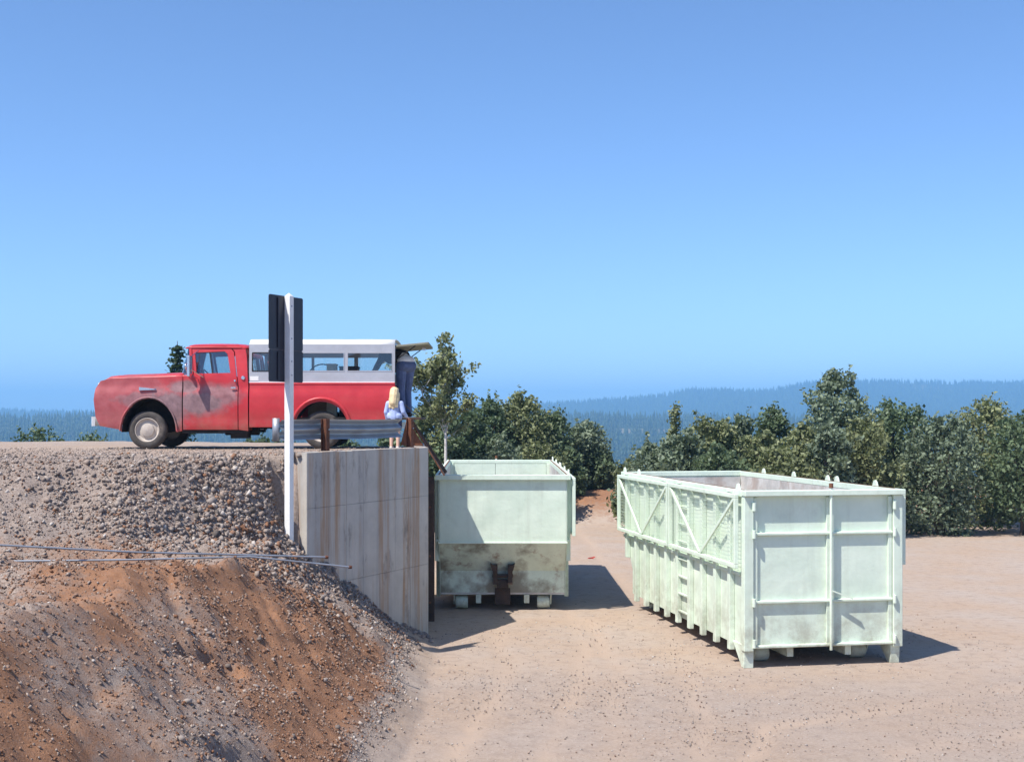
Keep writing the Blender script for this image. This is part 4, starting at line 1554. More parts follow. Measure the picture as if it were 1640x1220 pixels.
        # top rail
        yy = sorted((0.035, 0.11)) if fl is None else sorted((TW - 0.035, TW - 0.11))
        MB().box(TP(399, 0)[0], TP(632, 0)[0], yy[0], yy[1], TP(0, 616)[1], TP(0, 612.6)[1]).build('bed_rail', M_RED, bs, bevel=0.006)
        # tail lamp
        yy = sorted((0.02, 0.11)) if fl is None else sorted((TW - 0.02, TW - 0.11))
        MB().lathe([(0, 0.03), (0.04, 0.026), (0.055, 0.0)], (TP(632, 0)[0], sum(yy) / 2 + (0.02 if fl is None else -0.02), 0.92), 'x', 14).build('tail_lamp', mat('red_lens', (0.45, 0.01, 0.01), 0.2), bs)
    zf = 0.575
    MB().box(TP(400, 0)[0], TP(631, 0)[0], 0.06, TW - 0.06, zf - 0.03, zf).build('bed_floor', M_DARK, root)
    MB().box(TP(399, 0)[0], TP(401, 0)[0], 0.06, TW - 0.06, zf, TP(0, 613.6)[1]).build('bed_front', M_RED, root)
    # lowered tailgate
    tg = MB().box(TP(633, 0)[0], TP(633, 0)[0] + 0.46, 0.12, TW - 0.12, zf - 0.045, zf).build('tailgate', M_RUSTD, root, bevel=0.008)
    for y in (0.13, TW - 0.13):
        MB().tube([(TP(631, 0)[0], y, 0.95), (TP(633, 0)[0] + 0.42, y, zf + 0.01)], 0.008, 6).build('tailgate_chain', M_DARK, tg)
    MB().box(TP(632, 0)[0], TP(632, 0)[0] + 0.08, 0.05, TW - 0.05, 0.36, 0.48).build('rear_bumper', M_WHITE, root, bevel=0.01)
    # ---- wheels
    def wheel(px, py, y, out):
        x, z = TP(px, py)
        r = 0.345
        s = out
        rim = MB().lathe([(0.215, 0.03 * s), (0.225, -0.085 * s), (0.212, -0.09 * s), (0.205, -0.055 * s), (0.17, -0.03 * s), (0.14, -0.045 * s), (0.0, -0.045 * s)], (0, 0, 0), 'y', 30)
        wm = rim.build('wheel', M_WHEEL, root, smooth=35, loc=(x, y, r - 0.001))
        MB().lathe([(0.21, 0.09 * s), (0.30, 0.095 * s), (0.335, 0.075 * s), (r, 0.05 * s), (r, -0.05 * s), (0.335, -0.075 * s), (0.30, -0.097 * s), (0.245, -0.098 * s), (0.222, -0.086 * s)], (0, 0, 0), 'y', 40).build('tyre', M_RUBBER, wm, smooth=40)
        MB().lathe([(0.125, -0.046 * s), (0.118, -0.075 * s), (0.06, -0.092 * s), (0.0, -0.096 * s)], (0, 0, 0), 'y', 24).build('hub_cap', M_WHEEL, wm, smooth=40)
    for px in (234, 514.5):
        wheel(px, 0, 0.155, 1)
        wheel(px, 0, TW - 0.155, -1)
    # ---- chassis
    mb = MB()
    for y in (0.50, TW - 0.50):
        mb.box(TP(165, 0)[0], TP(628, 0)[0], y - 0.035, y + 0.035, 0.44, 0.54)
    mb.tube([(TP(514.5, 0)[0], 0.2, 0.345), (TP(514.5, 0)[0], TW - 0.2, 0.345)], 0.045, 10)
    mb.tube([(TP(234, 0)[0], 0.2, 0.32), (TP(234, 0)[0], TW - 0.2, 0.32)], 0.04, 10)
    mb.lathe([(0, -0.14), (0.12, -0.12), (0.16, 0), (0.12, 0.12), (0, 0.14)], (TP(514.5, 0)[0], TW / 2, 0.36), 'y', 16)
    mb.box(TP(205, 0)[0], TP(345, 0)[0], 0.62, TW - 0.62, 0.34, 0.9)
    mb.tube([(TP(340, 0)[0], TW / 2, 0.42), (TP(510, 0)[0], TW / 2, 0.37)], 0.04, 8)
    mb.build('chassis', M_DARK, root)
    MB().tube([(TP(350, 0)[0], 0.62, 0.33), (TP(405, 0)[0], 0.62, 0.33)], 0.09, 12).build('muffler', M_DARK, root)
    MB().box(TP(366, 0)[0], TP(394, 0)[0], 0.16, 0.46, 0.19, 0.40).build('battery_box', M_DARK, root, bevel=0.01)
    # ---- canopy
    cin = 0.075
    zc0, zc1 = TP(0, 611.6)[1], TP(0, 543)[1]
    x0, x1 = TP(397.5, 0)[0], TP(631.5, 0)[0]

    def cside(x, z):
        return cin + 0.035 * (z - zc0) / (zc1 - zc0)
    zs = TP(0, 551)[1]
    wins = [(402.5, 436), (440.5, 476), (479.5, 550), (555.5, 627.5)]
    # roof first: it is the part that carries the rest
    vs, fs = [], []
    ny = 16
    sec = []
    for j in range(ny + 1):
        v = -1 + 2 * j / ny
        y = TW / 2 + v * (TW / 2 - 0.108)
        sec.append((y, zs + (zc1 - zs) * (1 - abs(v) ** 9) ** 0.5 + 0.03 * (1 - v * v)))
    nxx = 9
    for i in range(nxx + 1):
        x = x0 + (x1 - x0) * i / nxx
        for y, z in sec:
            vs.append((x, y, z + (0.003 if i % 2 else 0)))
    for i in range(nxx):
        for j in range(ny):
            a = i * (ny + 1) + j
            fs.append((a, a + ny + 1, a + ny + 2, a + 1))
    can = MB().add(vs, fs).build('canopy', M_CANTOP, root, smooth=50)
    can.modifiers.new('s', 'SOLIDIFY').thickness = 0.02
    so = pts((397.5, 611.6), (631.5, 611.6), (631.5, 551), (397.5, 551))
    for fl in (None, TW):
        holes = [pts((a, 594), (a, 564.5), (b, 564.5), (b, 594)) for a, b in wins]
        sp = panel('canopy_side', so, holes, cside, 0.018, M_CANOPY, can, fl, 0.15)

        def yo(v):
            return v if fl is None else TW - v
        for a, b in wins:
            xa, za = TP(a, 594)
            xb2, zb2 = TP(b, 564.5)
            ya, yb = yo(cside(0, za) + 0.010), yo(cside(0, zb2) + 0.010)
            MB().add([(xa, ya, za), (xb2, ya, za), (xb2, yb, zb2), (xa, yb, zb2)], [(0, 1, 2, 3)]).build('canopy_pane', M_GLASS, can)
            mb = MB()
            fw = 0.018
            yf = yo(cside(0, (za + zb2) / 2) - 0.004)
            for (p, q) in (((xa, za), (xb2, za)), ((xb2, za), (xb2, zb2)), ((xb2, zb2), (xa, zb2)), ((xa, zb2), (xa, za))):
                mb.bar((p[0], yo(cside(0, p[1]) + 0.002), p[1]), (q[0], yo(cside(0, q[1]) + 0.002), q[1]), 0.014, fw, (0, 1, 0) if p[0] == q[0] else (0, 0, 1))
            mb.build('window_frame', M_CANOPY if b > 500 else M_DARK, can)
        # drip edge
        MB().box(x0, x1, *sorted((yo(cin - 0.012), yo(cin + 0.02))), zc0 - 0.012, zc0 + 0.006).build('drip_edge', M_WHITE, can)
    # small pale sticker low on the near side
    a, b = TP(399, 611), TP(413, 604)
    MB().box(a[0], b[0], cin - 0.004, cin - 0.001, a[1] + 0.02, b[1] + 0.02).build('sticker', M_WHITE, can)
    # front wall with a window, rear frame and raised hatch
    fo_ = [(cin + 0.01, zc0), (cin + 0.035, zs), (TW - cin - 0.035, zs), (TW - cin - 0.01, zc0)]
    fh = [(0.35, zc0 + 0.2), (0.35, zs - 0.14), (TW - 0.35, zs - 0.14), (TW - 0.35, zc0 + 0.2)]
    fp = panel('canopy_front', fo_, [fh], lambda a, b: 0, 0.015, M_CANOPY, can, None, 0.3)
    for v in fp.data.vertices:
        y, t, z = v.co.x, v.co.y, v.co.z
        v.co = (x0 + 0.003 + t, y, z)
    mb = MB()
    mb.box(x1 - 0.03, x1 + 0.004, cin + 0.02, cin + 0.07, zc0, zs)
    mb.box(x1 - 0.03, x1 + 0.004, TW - cin - 0.07, TW - cin - 0.02, zc0, zs)
    mb.box(x1 - 0.03, x1 + 0.004, cin + 0.071, TW - cin - 0.071, zs - 0.03, zs + 0.035)
    mb.build('rear_frame', M_CANOPY, can)
    # hatch hinged at the top, held up nearly level
    hl = 0.60
    ang = R(5.5)
    hx, hz = x1 + 0.015, zc1 - 0.12
    ex, ez = hx + hl * math.cos(ang), hz + hl * math.sin(ang)
    mb = MB().prism([(hx, hz - 0.02), (ex, ez - 0.02), (ex, ez + 0.02), (hx, hz + 0.02)], 'y', cin + 0.08, TW - cin - 0.08)
    hat = mb.build('rear_hatch', M_OLIVE, can, bevel=0.006)
    # props are sub-parts of the canopy beside the hatch
    for y in (cin + 0.12, TW - cin - 0.12):
        MB().tube([(x1 - 0.01, y, zs - 0.30), (hx + 0.36, y, hz + 0.36 * math.sin(ang) - 0.02)], 0.009, 6).build('hatch_prop', M_DARK, can)
    MB().bar((hx + 0.44, TW / 2, hz + 0.0), (hx + 0.50, TW / 2, hz - 0.01), 0.05, 0.05).build('hatch_latch', M_CHROME, can)
    return root


build_truck()


# things in the truck bed, seen through the canopy windows
def in_bed(px, y, w, d, h, m, name, label, cat, lid=None):
    x = TX + TP(px, 0)[0]
    r = empty(name, (x, TY0 + y, TZ + 0.576))
    tag(r, label, cat)
    MB().box(-w / 2, w / 2, -d / 2, d / 2, 0, h).build('box_body', m, r, bevel=0.01)
    MB().box(-w / 2 - 0.01, w / 2 + 0.01, -d / 2 - 0.01, d / 2 + 0.01, h + 0.001, h + 0.03).build('lid', lid or m, r, bevel=0.006)


M_CARD = mat('brown_card', (0.34, 0.24, 0.14), 0.85)
M_CREAM = mat('cream_board', (0.62, 0.56, 0.42), 0.7)
in_bed(521, 0.95, 0.17, 0.3, 0.97, M_CREAM, 'carton', 'tall cream carton inside the truck canopy behind the long side window', 'box')
in_bed(548, 1.15, 0.34, 0.4, 0.93, M_DARK, 'storage_box', 'dark box inside the truck canopy behind the window divider', 'box')
in_bed(417, 1.2, 0.10, 0.3, 1.02, mat('faded_pink_board', (0.55, 0.2, 0.2), 0.7), 'red_carton', 'narrow reddish carton inside the truck canopy next to the cab', 'box')
o = empty('hoop', (TX + TP(501, 0)[0], TY0 + 1.25, TZ + 0.577))
tag(o, 'dark round hoop leaning inside the truck canopy behind the long window', 'hoop')
MB().tube([(0.29 * math.cos(2 * math.pi * k / 28), 0.03, 0.72 + 0.29 * math.sin(2 * math.pi * k / 28) * 1.0) for k in range(29)], 0.012, 6).build('ring', M_DARK, o)
MB().box(-0.25, 0.25, -0.15, 0.25, 0, 0.43).build('stand_block', M_CARD, o)


# ------------------------------------------------------------------ people
def hand(caps, wrist, d, side_, r=0.011, L=0.085):
    """palm and five fingers; d = pointing direction, side_ = thumb side"""
    d, s = Vector(d).normalized(), Vector(side_).normalized()
    n = d.cross(s).normalized()
    w = Vector(wrist)
    palm = w + d * L
    for k in (-1.2, -0.4, 0.4, 1.2):
        caps.append((w + s * (k * r * 0.9), palm + s * (k * r * 1.5), r * 1.15, r * 1.1))
    for k, ln in zip((1.5, 0.5, -0.5, -1.5), (0.8, 0.95, 0.88, 0.66)):
        a = palm + s * (k * r * 1.35)
        b = a + d * (L * ln * 0.5) - n * 0.006
        c = b + d * (L * ln * 0.42) - n * 0.022
        caps += [(a, b, r * 0.85, r * 0.75), (b, c, r * 0.75, r * 0.6)]
    a = w + d * (L * 0.35) + s * (r * 2.0)
    b = a + d * (L * 0.35) + s * (L * 0.32)
    caps += [(a, b, r * 0.95, r * 0.85), (b, b + d * (L * 0.36) + s * 0.005, r * 0.85, r * 0.65)]


def build_girl():
    # seen from behind: local +y is the way she faces, z up
    root = empty('person', (-1.684, 21.62, PLAT + 0.004), (0, 0, R(-14)))
    tag(root, 'small child with long blond hair and light blue shirt standing behind the guardrail', 'person')
    H = 1.09
    caps = []
    hip, knee, ank = 0.50, 0.285, 0.05
    for s in (-1, 1):
        hx = s * 0.058
        caps += [((hx, 0, hip), (hx * 1.05, 0.012, knee), 0.062, 0.043), ((hx * 1.05, 0.012, knee), (hx * 1.05, -0.01, ank), 0.042, 0.027)]
        caps += [((hx * 1.05, -0.02, 0.03), (hx * 1.15, 0.09, 0.022), 0.028, 0.022)]
    caps += [((0, 0, hip), (0, 0.0, 0.62), 0.082, 0.075), ((0, 0, 0.62), (0, -0.005, 0.80), 0.08, 0.085), ((-0.07, 0, 0.82), (0.07, 0, 0.82), 0.045, 0.045), ((0, 0, 0.82), (0, 0.008, 0.92), 0.036, 0.034)]
    # arms: left hanging, right bent in front
    arms = [((-0.12, 0, 0.815), (-0.155, -0.015, 0.66), (-0.15, 0.03, 0.53)), ((0.12, 0, 0.815), (0.165, -0.02, 0.665), (0.20, 0.085, 0.575))]
    for a, b, c in arms:
        caps += [(a, b, 0.033, 0.028), (b, c, 0.027, 0.019)]
    hand(caps, arms[0][2], (0.02, 0.06, -1), (0.6, 0.8, 0), 0.0075, 0.052)
    hand(caps, arms[1][2], (0.15, 0.8, -0.25), (-1, 0.2, 0), 0.0075, 0.052)
    hz = 0.985
    ex = [(Vector((0, 0.01, hz)), 0.075, 0.088, 0.105), (Vector((0, 0.03, hz - 0.05)), 0.055, 0.058, 0.055)]
    caps += [((0, 0.092, hz + 0.005), (0, 0.105, hz - 0.015), 0.009, 0.012), ((-0.076, 0.005, hz), (-0.078, 0, hz - 0.02), 0.016, 0.012), ((0.076, 0.005, hz), (0.078, 0, hz - 0.02), 0.016, 0.012)]
    body = remeshed('body', caps, M_SKIN, root, 0.007, 3, ex)
    for s in (-1, 1):
        MB().lathe([(0, 0.006), (0.007, 0.004), (0.010, 0.0)], (s * 0.030, 0.090, hz + 0.012), 'y', 10).build('eye', M_DARK, body)
    MB().bar((-0.02, 0.094, hz - 0.045), (0.02, 0.094, hz - 0.045), 0.006, 0.007).build('mouth', mat('lips', (0.5, 0.2, 0.17), 0.5), body)
    # long straight hair
    hc = [((0, -0.02, hz + 0.045), (0, -0.035, hz - 0.02), 0.082, 0.086), ((0, -0.045, hz - 0.02), (0, -0.075, 0.83), 0.080, 0.075), ((-0.045, -0.05, 0.90), (-0.05, -0.085, 0.755), 0.045, 0.030), ((0.045, -0.05, 0.90), (0.048, -0.085, 0.765), 0.045, 0.028), ((0, -0.06, 0.88), (0.004, -0.09, 0.735), 0.05, 0.026), ((-0.066, 0.0, hz), (-0.075, -0.03, 0.85), 0.03, 0.024), ((0.066, 0.0, hz), (0.075, -0.03, 0.86), 0.03, 0.024), ((-0.03, 0.03, hz + 0.075), (0.03, 0.03, hz + 0.075), 0.035, 0.035)]
    for k in range(9):
        x = -0.075 + 0.15 * k / 8
        hc.append(((x, -0.085 + abs(x) * 0.4, 0.90), (x * 1.08, -0.105 + abs(x) * 0.3, 0.735 + 0.03 * ((k * 7) % 5) / 5), 0.018, 0.008))
    remeshed('hair', hc, M_HAIR, root, 0.007, 2)
    # shirt with long sleeves, hem over the shorts
    sc = [((0, 0, 0.575), (0, 0, 0.66), 0.108, 0.100), ((0, 0, 0.66), (0, -0.006, 0.81), 0.098, 0.092), ((-0.085, 0, 0.815), (0.085, 0, 0.815), 0.055, 0.055), ((-0.05, 0, 0.585), (0.05, 0, 0.585), 0.092, 0.092)]
    for a, b, c in arms:
        b, c = Vector(b), Vector(c)
        sc += [(a, b, 0.048, 0.042), (b, b.lerp(c, 0.88), 0.040, 0.030)]
    remeshed('shirt', sc, M_SHIRTB, root, 0.008, 3)
    so = [((-0.04, 0, 0.52), (0.04, 0, 0.52), 0.094, 0.094)]
    for s in (-1, 1):
        so += [((s * 0.06, 0, 0.50), (s * 0.066, 0.008, 0.385), 0.076, 0.066)]
    remeshed('shorts', so, M_SHORT, root, 0.008, 3)
    for s in (-1, 1):
        sh = [((s * 0.061, -0.022, 0.030), (s * 0.068, 0.092, 0.026), 0.031, 0.026)]
        remeshed('shoe', sh, mat('pale_canvas', (0.6, 0.55, 0.5), 0.8), root, 0.006, 2)


build_girl()


def build_man():
    # local: +y the way he faces (into the canopy), z up from the tailgate
    root = empty('person', (-1.575, 22.70, TZ + 0.577), (0, 0, math.atan2(0.78, -0.62) - math.pi / 2))
    tag(root, 'person in blue jeans standing on the lowered tailgate, bent into the truck canopy', 'person')
    caps, jeans = [], []
    hip = 0.93
    feet = {}
    for s in (-1, 1):
        hx = s * 0.095
        k = (hx * 1.0, 0.03 + 0.03 * s, 0.50)
        a = (hx * 1.05, -0.02 + 0.05 * s, 0.085)
        caps += [((hx, 0, hip), k, 0.088, 0.062), (k, a, 0.060, 0.038), ((a[0], a[1] - 0.04, 0.045), (a[0] * 1.1, a[1] + 0.17, 0.035), 0.042, 0.034)]
        jeans += [((hx, -0.01, hip), k, 0.104, 0.080), (k, (a[0], a[1], 0.12), 0.077, 0.066)]
        feet[s] = a
    # hips pushed back, trunk leaning far forward
    jeans += [((-0.085, -0.045, hip + 0.02), (0.085, -0.045, hip + 0.02), 0.120, 0.120), ((-0.07, -0.015, hip + 0.085), (0.07, -0.015, hip + 0.085), 0.100, 0.100)]
    t0, t1, t2 = Vector((0, -0.02, hip + 0.05)), Vector((0, 0.20, hip + 0.20)), Vector((0, 0.46, hip + 0.22))
    caps += [(t0, t1, 0.125, 0.12), (t1, t2, 0.125, 0.135), (t2 + Vector((-0.15, 0, 0)), t2 + Vector((0.15, 0, 0)), 0.07, 0.07), (t2, t2 + Vector((0, 0.13, 0.02)), 0.06, 0.055)]
    hc = t2 + Vector((0, 0.23, 0.0))
    ex = [(hc, 0.078, 0.115, 0.10)]
    arms = []
    for s in (-1, 1):
        a = t2 + Vector((s * 0.19, 0.0, 0.0))
        b = a + Vector((s * 0.04, 0.16, -0.22))
        c = b + Vector((-s * 0.03, 0.20, -0.12))
        arms.append((a, b, c))
        caps += [(a, b, 0.050, 0.042), (b, c, 0.040, 0.028)]
        hand(caps, c, (0, 0.8, -0.5), (-s, 0.2, 0), 0.010, 0.085)
    caps += [(hc + Vector((0, 0.06, -0.095)), hc + Vector((0, 0.03, -0.115)), 0.012, 0.015), (hc + Vector((-0.078, 0, 0)), hc + Vector((-0.08, 0.02, -0.01)), 0.02, 0.015), (hc + Vector((0.078, 0, 0)), hc + Vector((0.08, 0.02, -0.01)), 0.02, 0.015)]
    body = remeshed('body', caps, M_SKIN, root, 0.010, 3, ex)
    for s in (-1, 1):
        MB().lathe([(0, -0.006), (0.008, -0.004), (0.011, 0.0)], (s * 0.033, hc.y + 0.05, hc.z - 0.098), 'z', 10).build('eye', M_DARK, body)
    MB().bar((-0.025, hc.y - 0.03, hc.z - 0.1), (0.025, hc.y - 0.03, hc.z - 0.1), 0.008, 0.008).build('mouth', mat('lips', (0.5, 0.2, 0.17), 0.5), body)
    remeshed('hair', [(hc + Vector((0, 0.05, 0.03)), hc + Vector((0, -0.04, 0.04)), 0.09, 0.085)], M_HAIRD, root, 0.011, 2)
    remeshed('jeans', jeans, M_JEANS, root, 0.010, 3)
    # pale shirt tail showing above the belt, dark jacket over the trunk
    remeshed('shirt', [((-0.075, -0.03, hip + 0.115), (0.075, -0.03, hip + 0.115), 0.104, 0.104), ((0, 0.06, hip + 0.16), (0, 0.13, hip + 0.18), 0.12, 0.12)], M_SHIRTW, root, 0.010, 3)
    jc = [((-0.06, 0.15, hip + 0.20), (0.06, 0.15, hip + 0.20), 0.135, 0.135), (t1, t2, 0.15, 0.155), (t2 + Vector((-0.14, 0, 0)), t2 + Vector((0.14, 0, 0)), 0.09, 0.09)]
    for a, b, c in arms:
        jc += [(a, b, 0.066, 0.058), (b, b.lerp(c, 0.85), 0.055, 0.042)]
    remeshed('jacket', jc, M_SHIRTK, root, 0.010, 3)
    for s in (-1, 1):
        a = feet[s]
        shoes = [((a[0], a[1] - 0.045, 0.048), (a[0] * 1.1, a[1] + 0.18, 0.040), 0.047, 0.038), ((a[0], a[1] - 0.01, 0.06), (a[0], a[1], 0.12), 0.05, 0.048)]
        remeshed('shoe', shoes, M_SHOE, root, 0.008, 2)


build_man()

# ------------------------------------------------------------------ trees
def leaf_quads(C, size, rs, up=0.35):
    """pointed leaf quads at centres C"""
    n = len(C)
    nrm = rs.randn(n, 3) + np.array([0, 0, up])
    nrm /= np.linalg.norm(nrm, axis=1, keepdims=True)
    t = np.cross(nrm, rs.randn(n, 3))
    t /= np.linalg.norm(t, axis=1, keepdims=True)
    b = np.cross(nrm, t)
    s = size[:, None]
    V = np.stack([C - t * s * 0.6, C + b * s * 0.38, C + t * s * 0.6, C - b * s * 0.38], 1)
    F = np.arange(4 * n).reshape(n, 4)
    return V.reshape(-1, 3), F


def make_tree(name, label, cat, group, base, height, width, seed, leafm, barkm, n_leaf, kind='bush', leaf=0.10, clear=0.1, r0=0.07):
    rs = np.random.RandomState(seed)
    root = empty(name, base)
    tag(root, label, cat, group)
    wood = MB()
    segs = []                                    # twig segments (p, q, weight)
    stems = []
    if kind == 'bush':
        ns = max(3, int(3 + width * 0.8))
        for k in range(ns):
            a = 2 * math.pi * k / ns + rs.rand()
            lean = width * 0.5 * (0.25 + 0.5 * rs.rand())
            hh = height * (0.66 + 0.24 * rs.rand()) if k else height * 0.93
            if k == 0:
                lean *= 0.3
            stems.append((Vector((0.12 * math.cos(a), 0.12 * math.sin(a), -0.2)), Vector((lean * math.cos(a), lean * math.sin(a), hh)), r0 * (0.7 + 0.5 * rs.rand())))
    else:
        stems.append((Vector((0, 0, -0.2)), Vector((0.05 * height * (rs.rand() - 0.5), 0.02, height * 0.97)), r0))
        if kind == 'fork':
            stems.append((Vector((0.0, 0, height * 0.52)), Vector((-width * 0.42, 0.1, height * 0.80)), r0 * 0.55))
    for (a, b, r) in stems:
        n = 9
        line = []
        wob = rs.randn(n, 2) * 0.02 * height
        for i in range(n):
            t = i / (n - 1)
            p = a.lerp(b, t)
            if 0 < i < n - 1:
                p = p + Vector((wob[i, 0], wob[i, 1], 0)) * (0.5 if kind != 'bush' else 1)
            if kind == 'bush':
                sag = math.sin(t * math.pi) * 0.12 * height
                p = p + Vector((b.x - a.x, b.y - a.y, 0)).normalized() * sag * 0.4 if (b - a).length > 0.1 else p
            line.append(p)
        wood.tube(line, [r * (1 - 0.88 * i / (n - 1)) for i in range(n)], 7)
        L = (b - a).length
        nb = int((26 if kind != 'bush' else 13) * (L / height) + 4)
        for k in range(nb):
            t = clear + (0.99 - clear) * ((k + rs.rand()) / nb)
            f = t * (n - 1)
            i = min(int(f), n - 2)
            p = line[i].lerp(line[i + 1], f - i)
            az = k * 2.4 + rs.rand() * 1.2
            shape = (math.sin(min(1, (t - clear) / (1 - clear) * 1.15 + 0.18) * math.pi) ** 0.7) if kind != 'bush' else (0.55 + 0.45 * math.sin(t * math.pi))
            shape = max(shape, 0.25)
            bl = width * 0.5 * shape * (0.6 + 0.55 * rs.rand()) * (0.85 if kind == 'bush' else 1)
            el = R(22 + 42 * t + 14 * rs.randn())
            d = Vector((math.cos(az) * math.cos(el), math.sin(az) * math.cos(el), math.sin(el)))
            q = p + d * bl + Vector((0, 0, bl * 0.12))
            wood.tube([p, p.lerp(q, 0.5) + Vector((0, 0, -bl * 0.03)), q], [r * 0.30 * (1 - 0.5 * t) + 0.004, 0.008, 0.003], 4)
            segs.append((p.lerp(q, 0.35), q, 1.0))
            for m in range(5):
                u = 0.3 + 0.65 * rs.rand()
                s0 = p.lerp(q, u)
                dd = (d + Vector(rs.randn(3)) * 0.55 + Vector((0, 0, 0.25))).normalized()
                s1 = s0 + dd * bl * (0.22 + 0.25 * rs.rand())
                wood.tube([s0, s1], [0.006, 0.002], 3)
                segs.append((s0, s1, 0.75))
    wood.build('trunk', barkm, root, smooth=60)
    A = np.array([s[0] for s in segs])
    B = np.array([s[1] for s in segs])
    w = np.array([s[2] for s in segs]) * np.linalg.norm(B - A, axis=1) * (0.35 + rs.rand(len(segs)) * 1.3)
    idx = rs.choice(len(segs), n_leaf, p=w / w.sum())
    u = rs.rand(n_leaf, 1) ** 0.8
    C = A[idx] * (1 - u) + B[idx] * u + rs.randn(n_leaf, 3) * leaf * 0.75
    segtone = rs.rand(len(segs))
    tone = np.clip(0.15 + 0.45 * segtone[idx] + 0.5 * rs.rand(n_leaf), 0, 1)
    V, F = leaf_quads(C, leaf * (0.6 + 0.7 * rs.rand(n_leaf)), rs)
    link('crown', np_mesh('crown', V, F, np.repeat(tone, 4)), leafm, root)
    return root


def make_bush(name, label, cat, group, base, height, width, seed, leafm, barkm, n_leaf, leaf=0.12):
    """many-stemmed bush: leafy clumps of uneven size spread through a rounded, ragged volume"""
    rs = np.random.RandomState(seed)
    root = empty(name, base)
    tag(root, label, cat, group)
    wood = MB()
    nc = int(16 + 5 * width)
    cl = []
    for k in range(nc):
        t = 0.05 + 0.85 * ((k + rs.rand()) / nc) ** 0.9
        az = k * 2.4 + rs.rand()
        prof = 0.62 + 0.38 * math.sin(min(1.0, 0.2 + t) * math.pi * 0.9)
        if t > 0.7:
            prof *= max(0.15, 1 - ((t - 0.7) / 0.3) ** 1.6)
        rr_ = width * 0.5 * prof * math.sqrt(0.12 + 0.88 * rs.rand()) * 0.82
        r = (0.19 + 0.17 * rs.rand()) * min(width, height) * (0.55 if t > 0.75 else 0.8)
        cl.append((np.array([rr_ * math.cos(az), rr_ * math.sin(az), height * t]), r))
    # a few leading shoots break the outline
    for k in range(3):
        az = rs.rand() * 6.28
        q = width * 0.30 * rs.rand()
        z = height * (0.80 + 0.10 * rs.rand())
        for j in range(3):
            cl.append((np.array([q * math.cos(az), q * math.sin(az), z + 0.075 * min(width, height) * (j - 1)]), 0.075 * width * (1.1 - 0.25 * j)))
    ns = 5
    tops = []
    for k in range(ns):
        c = cl[int(len(cl) * (0.35 + 0.5 * k / ns))][0]
        a = 2 * math.pi * k / ns
        p0 = Vector((0.1 * math.cos(a), 0.1 * math.sin(a), -0.2))
        p1 = Vector((c[0] * 0.45, c[1] * 0.45, c[2] * 0.5))
        wood.tube([p0, p1, Vector(c)], [0.055, 0.035, 0.01], 6)
        tops.append(p1)
    for k, (c, r) in enumerate(cl):
        wood.tube([tops[k % ns], Vector(c)], [0.018, 0.004], 4)
    wood2 = wood
    w = np.array([r ** 1.7 for _, r in cl])
    idx = rs.choice(len(cl), n_leaf, p=w / w.sum())
    C0 = np.array([c for c, _ in cl])[idx]
    RR = np.array([r for _, r in cl])[idx][:, None]
    d = rs.randn(n_leaf, 3)
    d /= np.linalg.norm(d, axis=1, keepdims=True)
    rad = RR * (0.45 + 0.62 * rs.rand(n_leaf, 1) ** 0.6) * (1 + 0.25 * np.sin(d[:, :1] * 7 + 5 * d[:, 1:2] + idx[:, None]))
    C = C0 + d * rad * np.array([1, 1, 0.85])
    C[:, 2] = np.maximum(C[:, 2], 0.05)
    ct = rs.rand(len(cl))
    tone = np.clip(0.1 + 0.5 * ct[idx] + 0.5 * rs.rand(n_leaf), 0, 1)
    # ragged twigs sticking out of the clumps
    tw, tt = [], []
    for k in range(46):
        c, r = cl[rs.randint(len(cl))]
        dd = rs.randn(3) + np.array([0, 0, 0.7])
        dd /= np.linalg.norm(dd)
        a, b = c + dd * r * 0.6, c + dd * (r * (1.25 + 0.7 * rs.rand()) + 0.1)
        wood2.tube([Vector(a), Vector(b)], [0.006, 0.002], 3)
        u = rs.rand(14, 1)
        tw.append(a * (1 - u) + b * u + rs.randn(14, 3) * leaf * 0.4)
        tt.append(np.clip(0.35 + 0.65 * rs.rand(14), 0, 1))
    wood2.build('trunk', barkm, root, smooth=60)
    C = np.concatenate([C] + tw)
    C[:, 2] = np.maximum(C[:, 2], 0.05)
    tone = np.concatenate([tone] + tt)
    V, F = leaf_quads(C, leaf * (0.45 + 0.9 * rs.rand(len(C))), rs, 0.6)
    link('crown', np_mesh('crown', V, F, np.repeat(tone, 4)), leafm, root)
    return root


def plant_at(px, top, Y, wpx, **kw):
    x = (px - PX0) / FP * Y
    zg = float(terrain(np.array([x]), np.array([float(Y)]))[0][0])
    zt = HC - (top - PY0) / FP * Y
    return dict(base=(x, Y, zg), height=(zt - zg) * kw.pop('hf', 0.97), width=wpx / FP * Y, **kw)


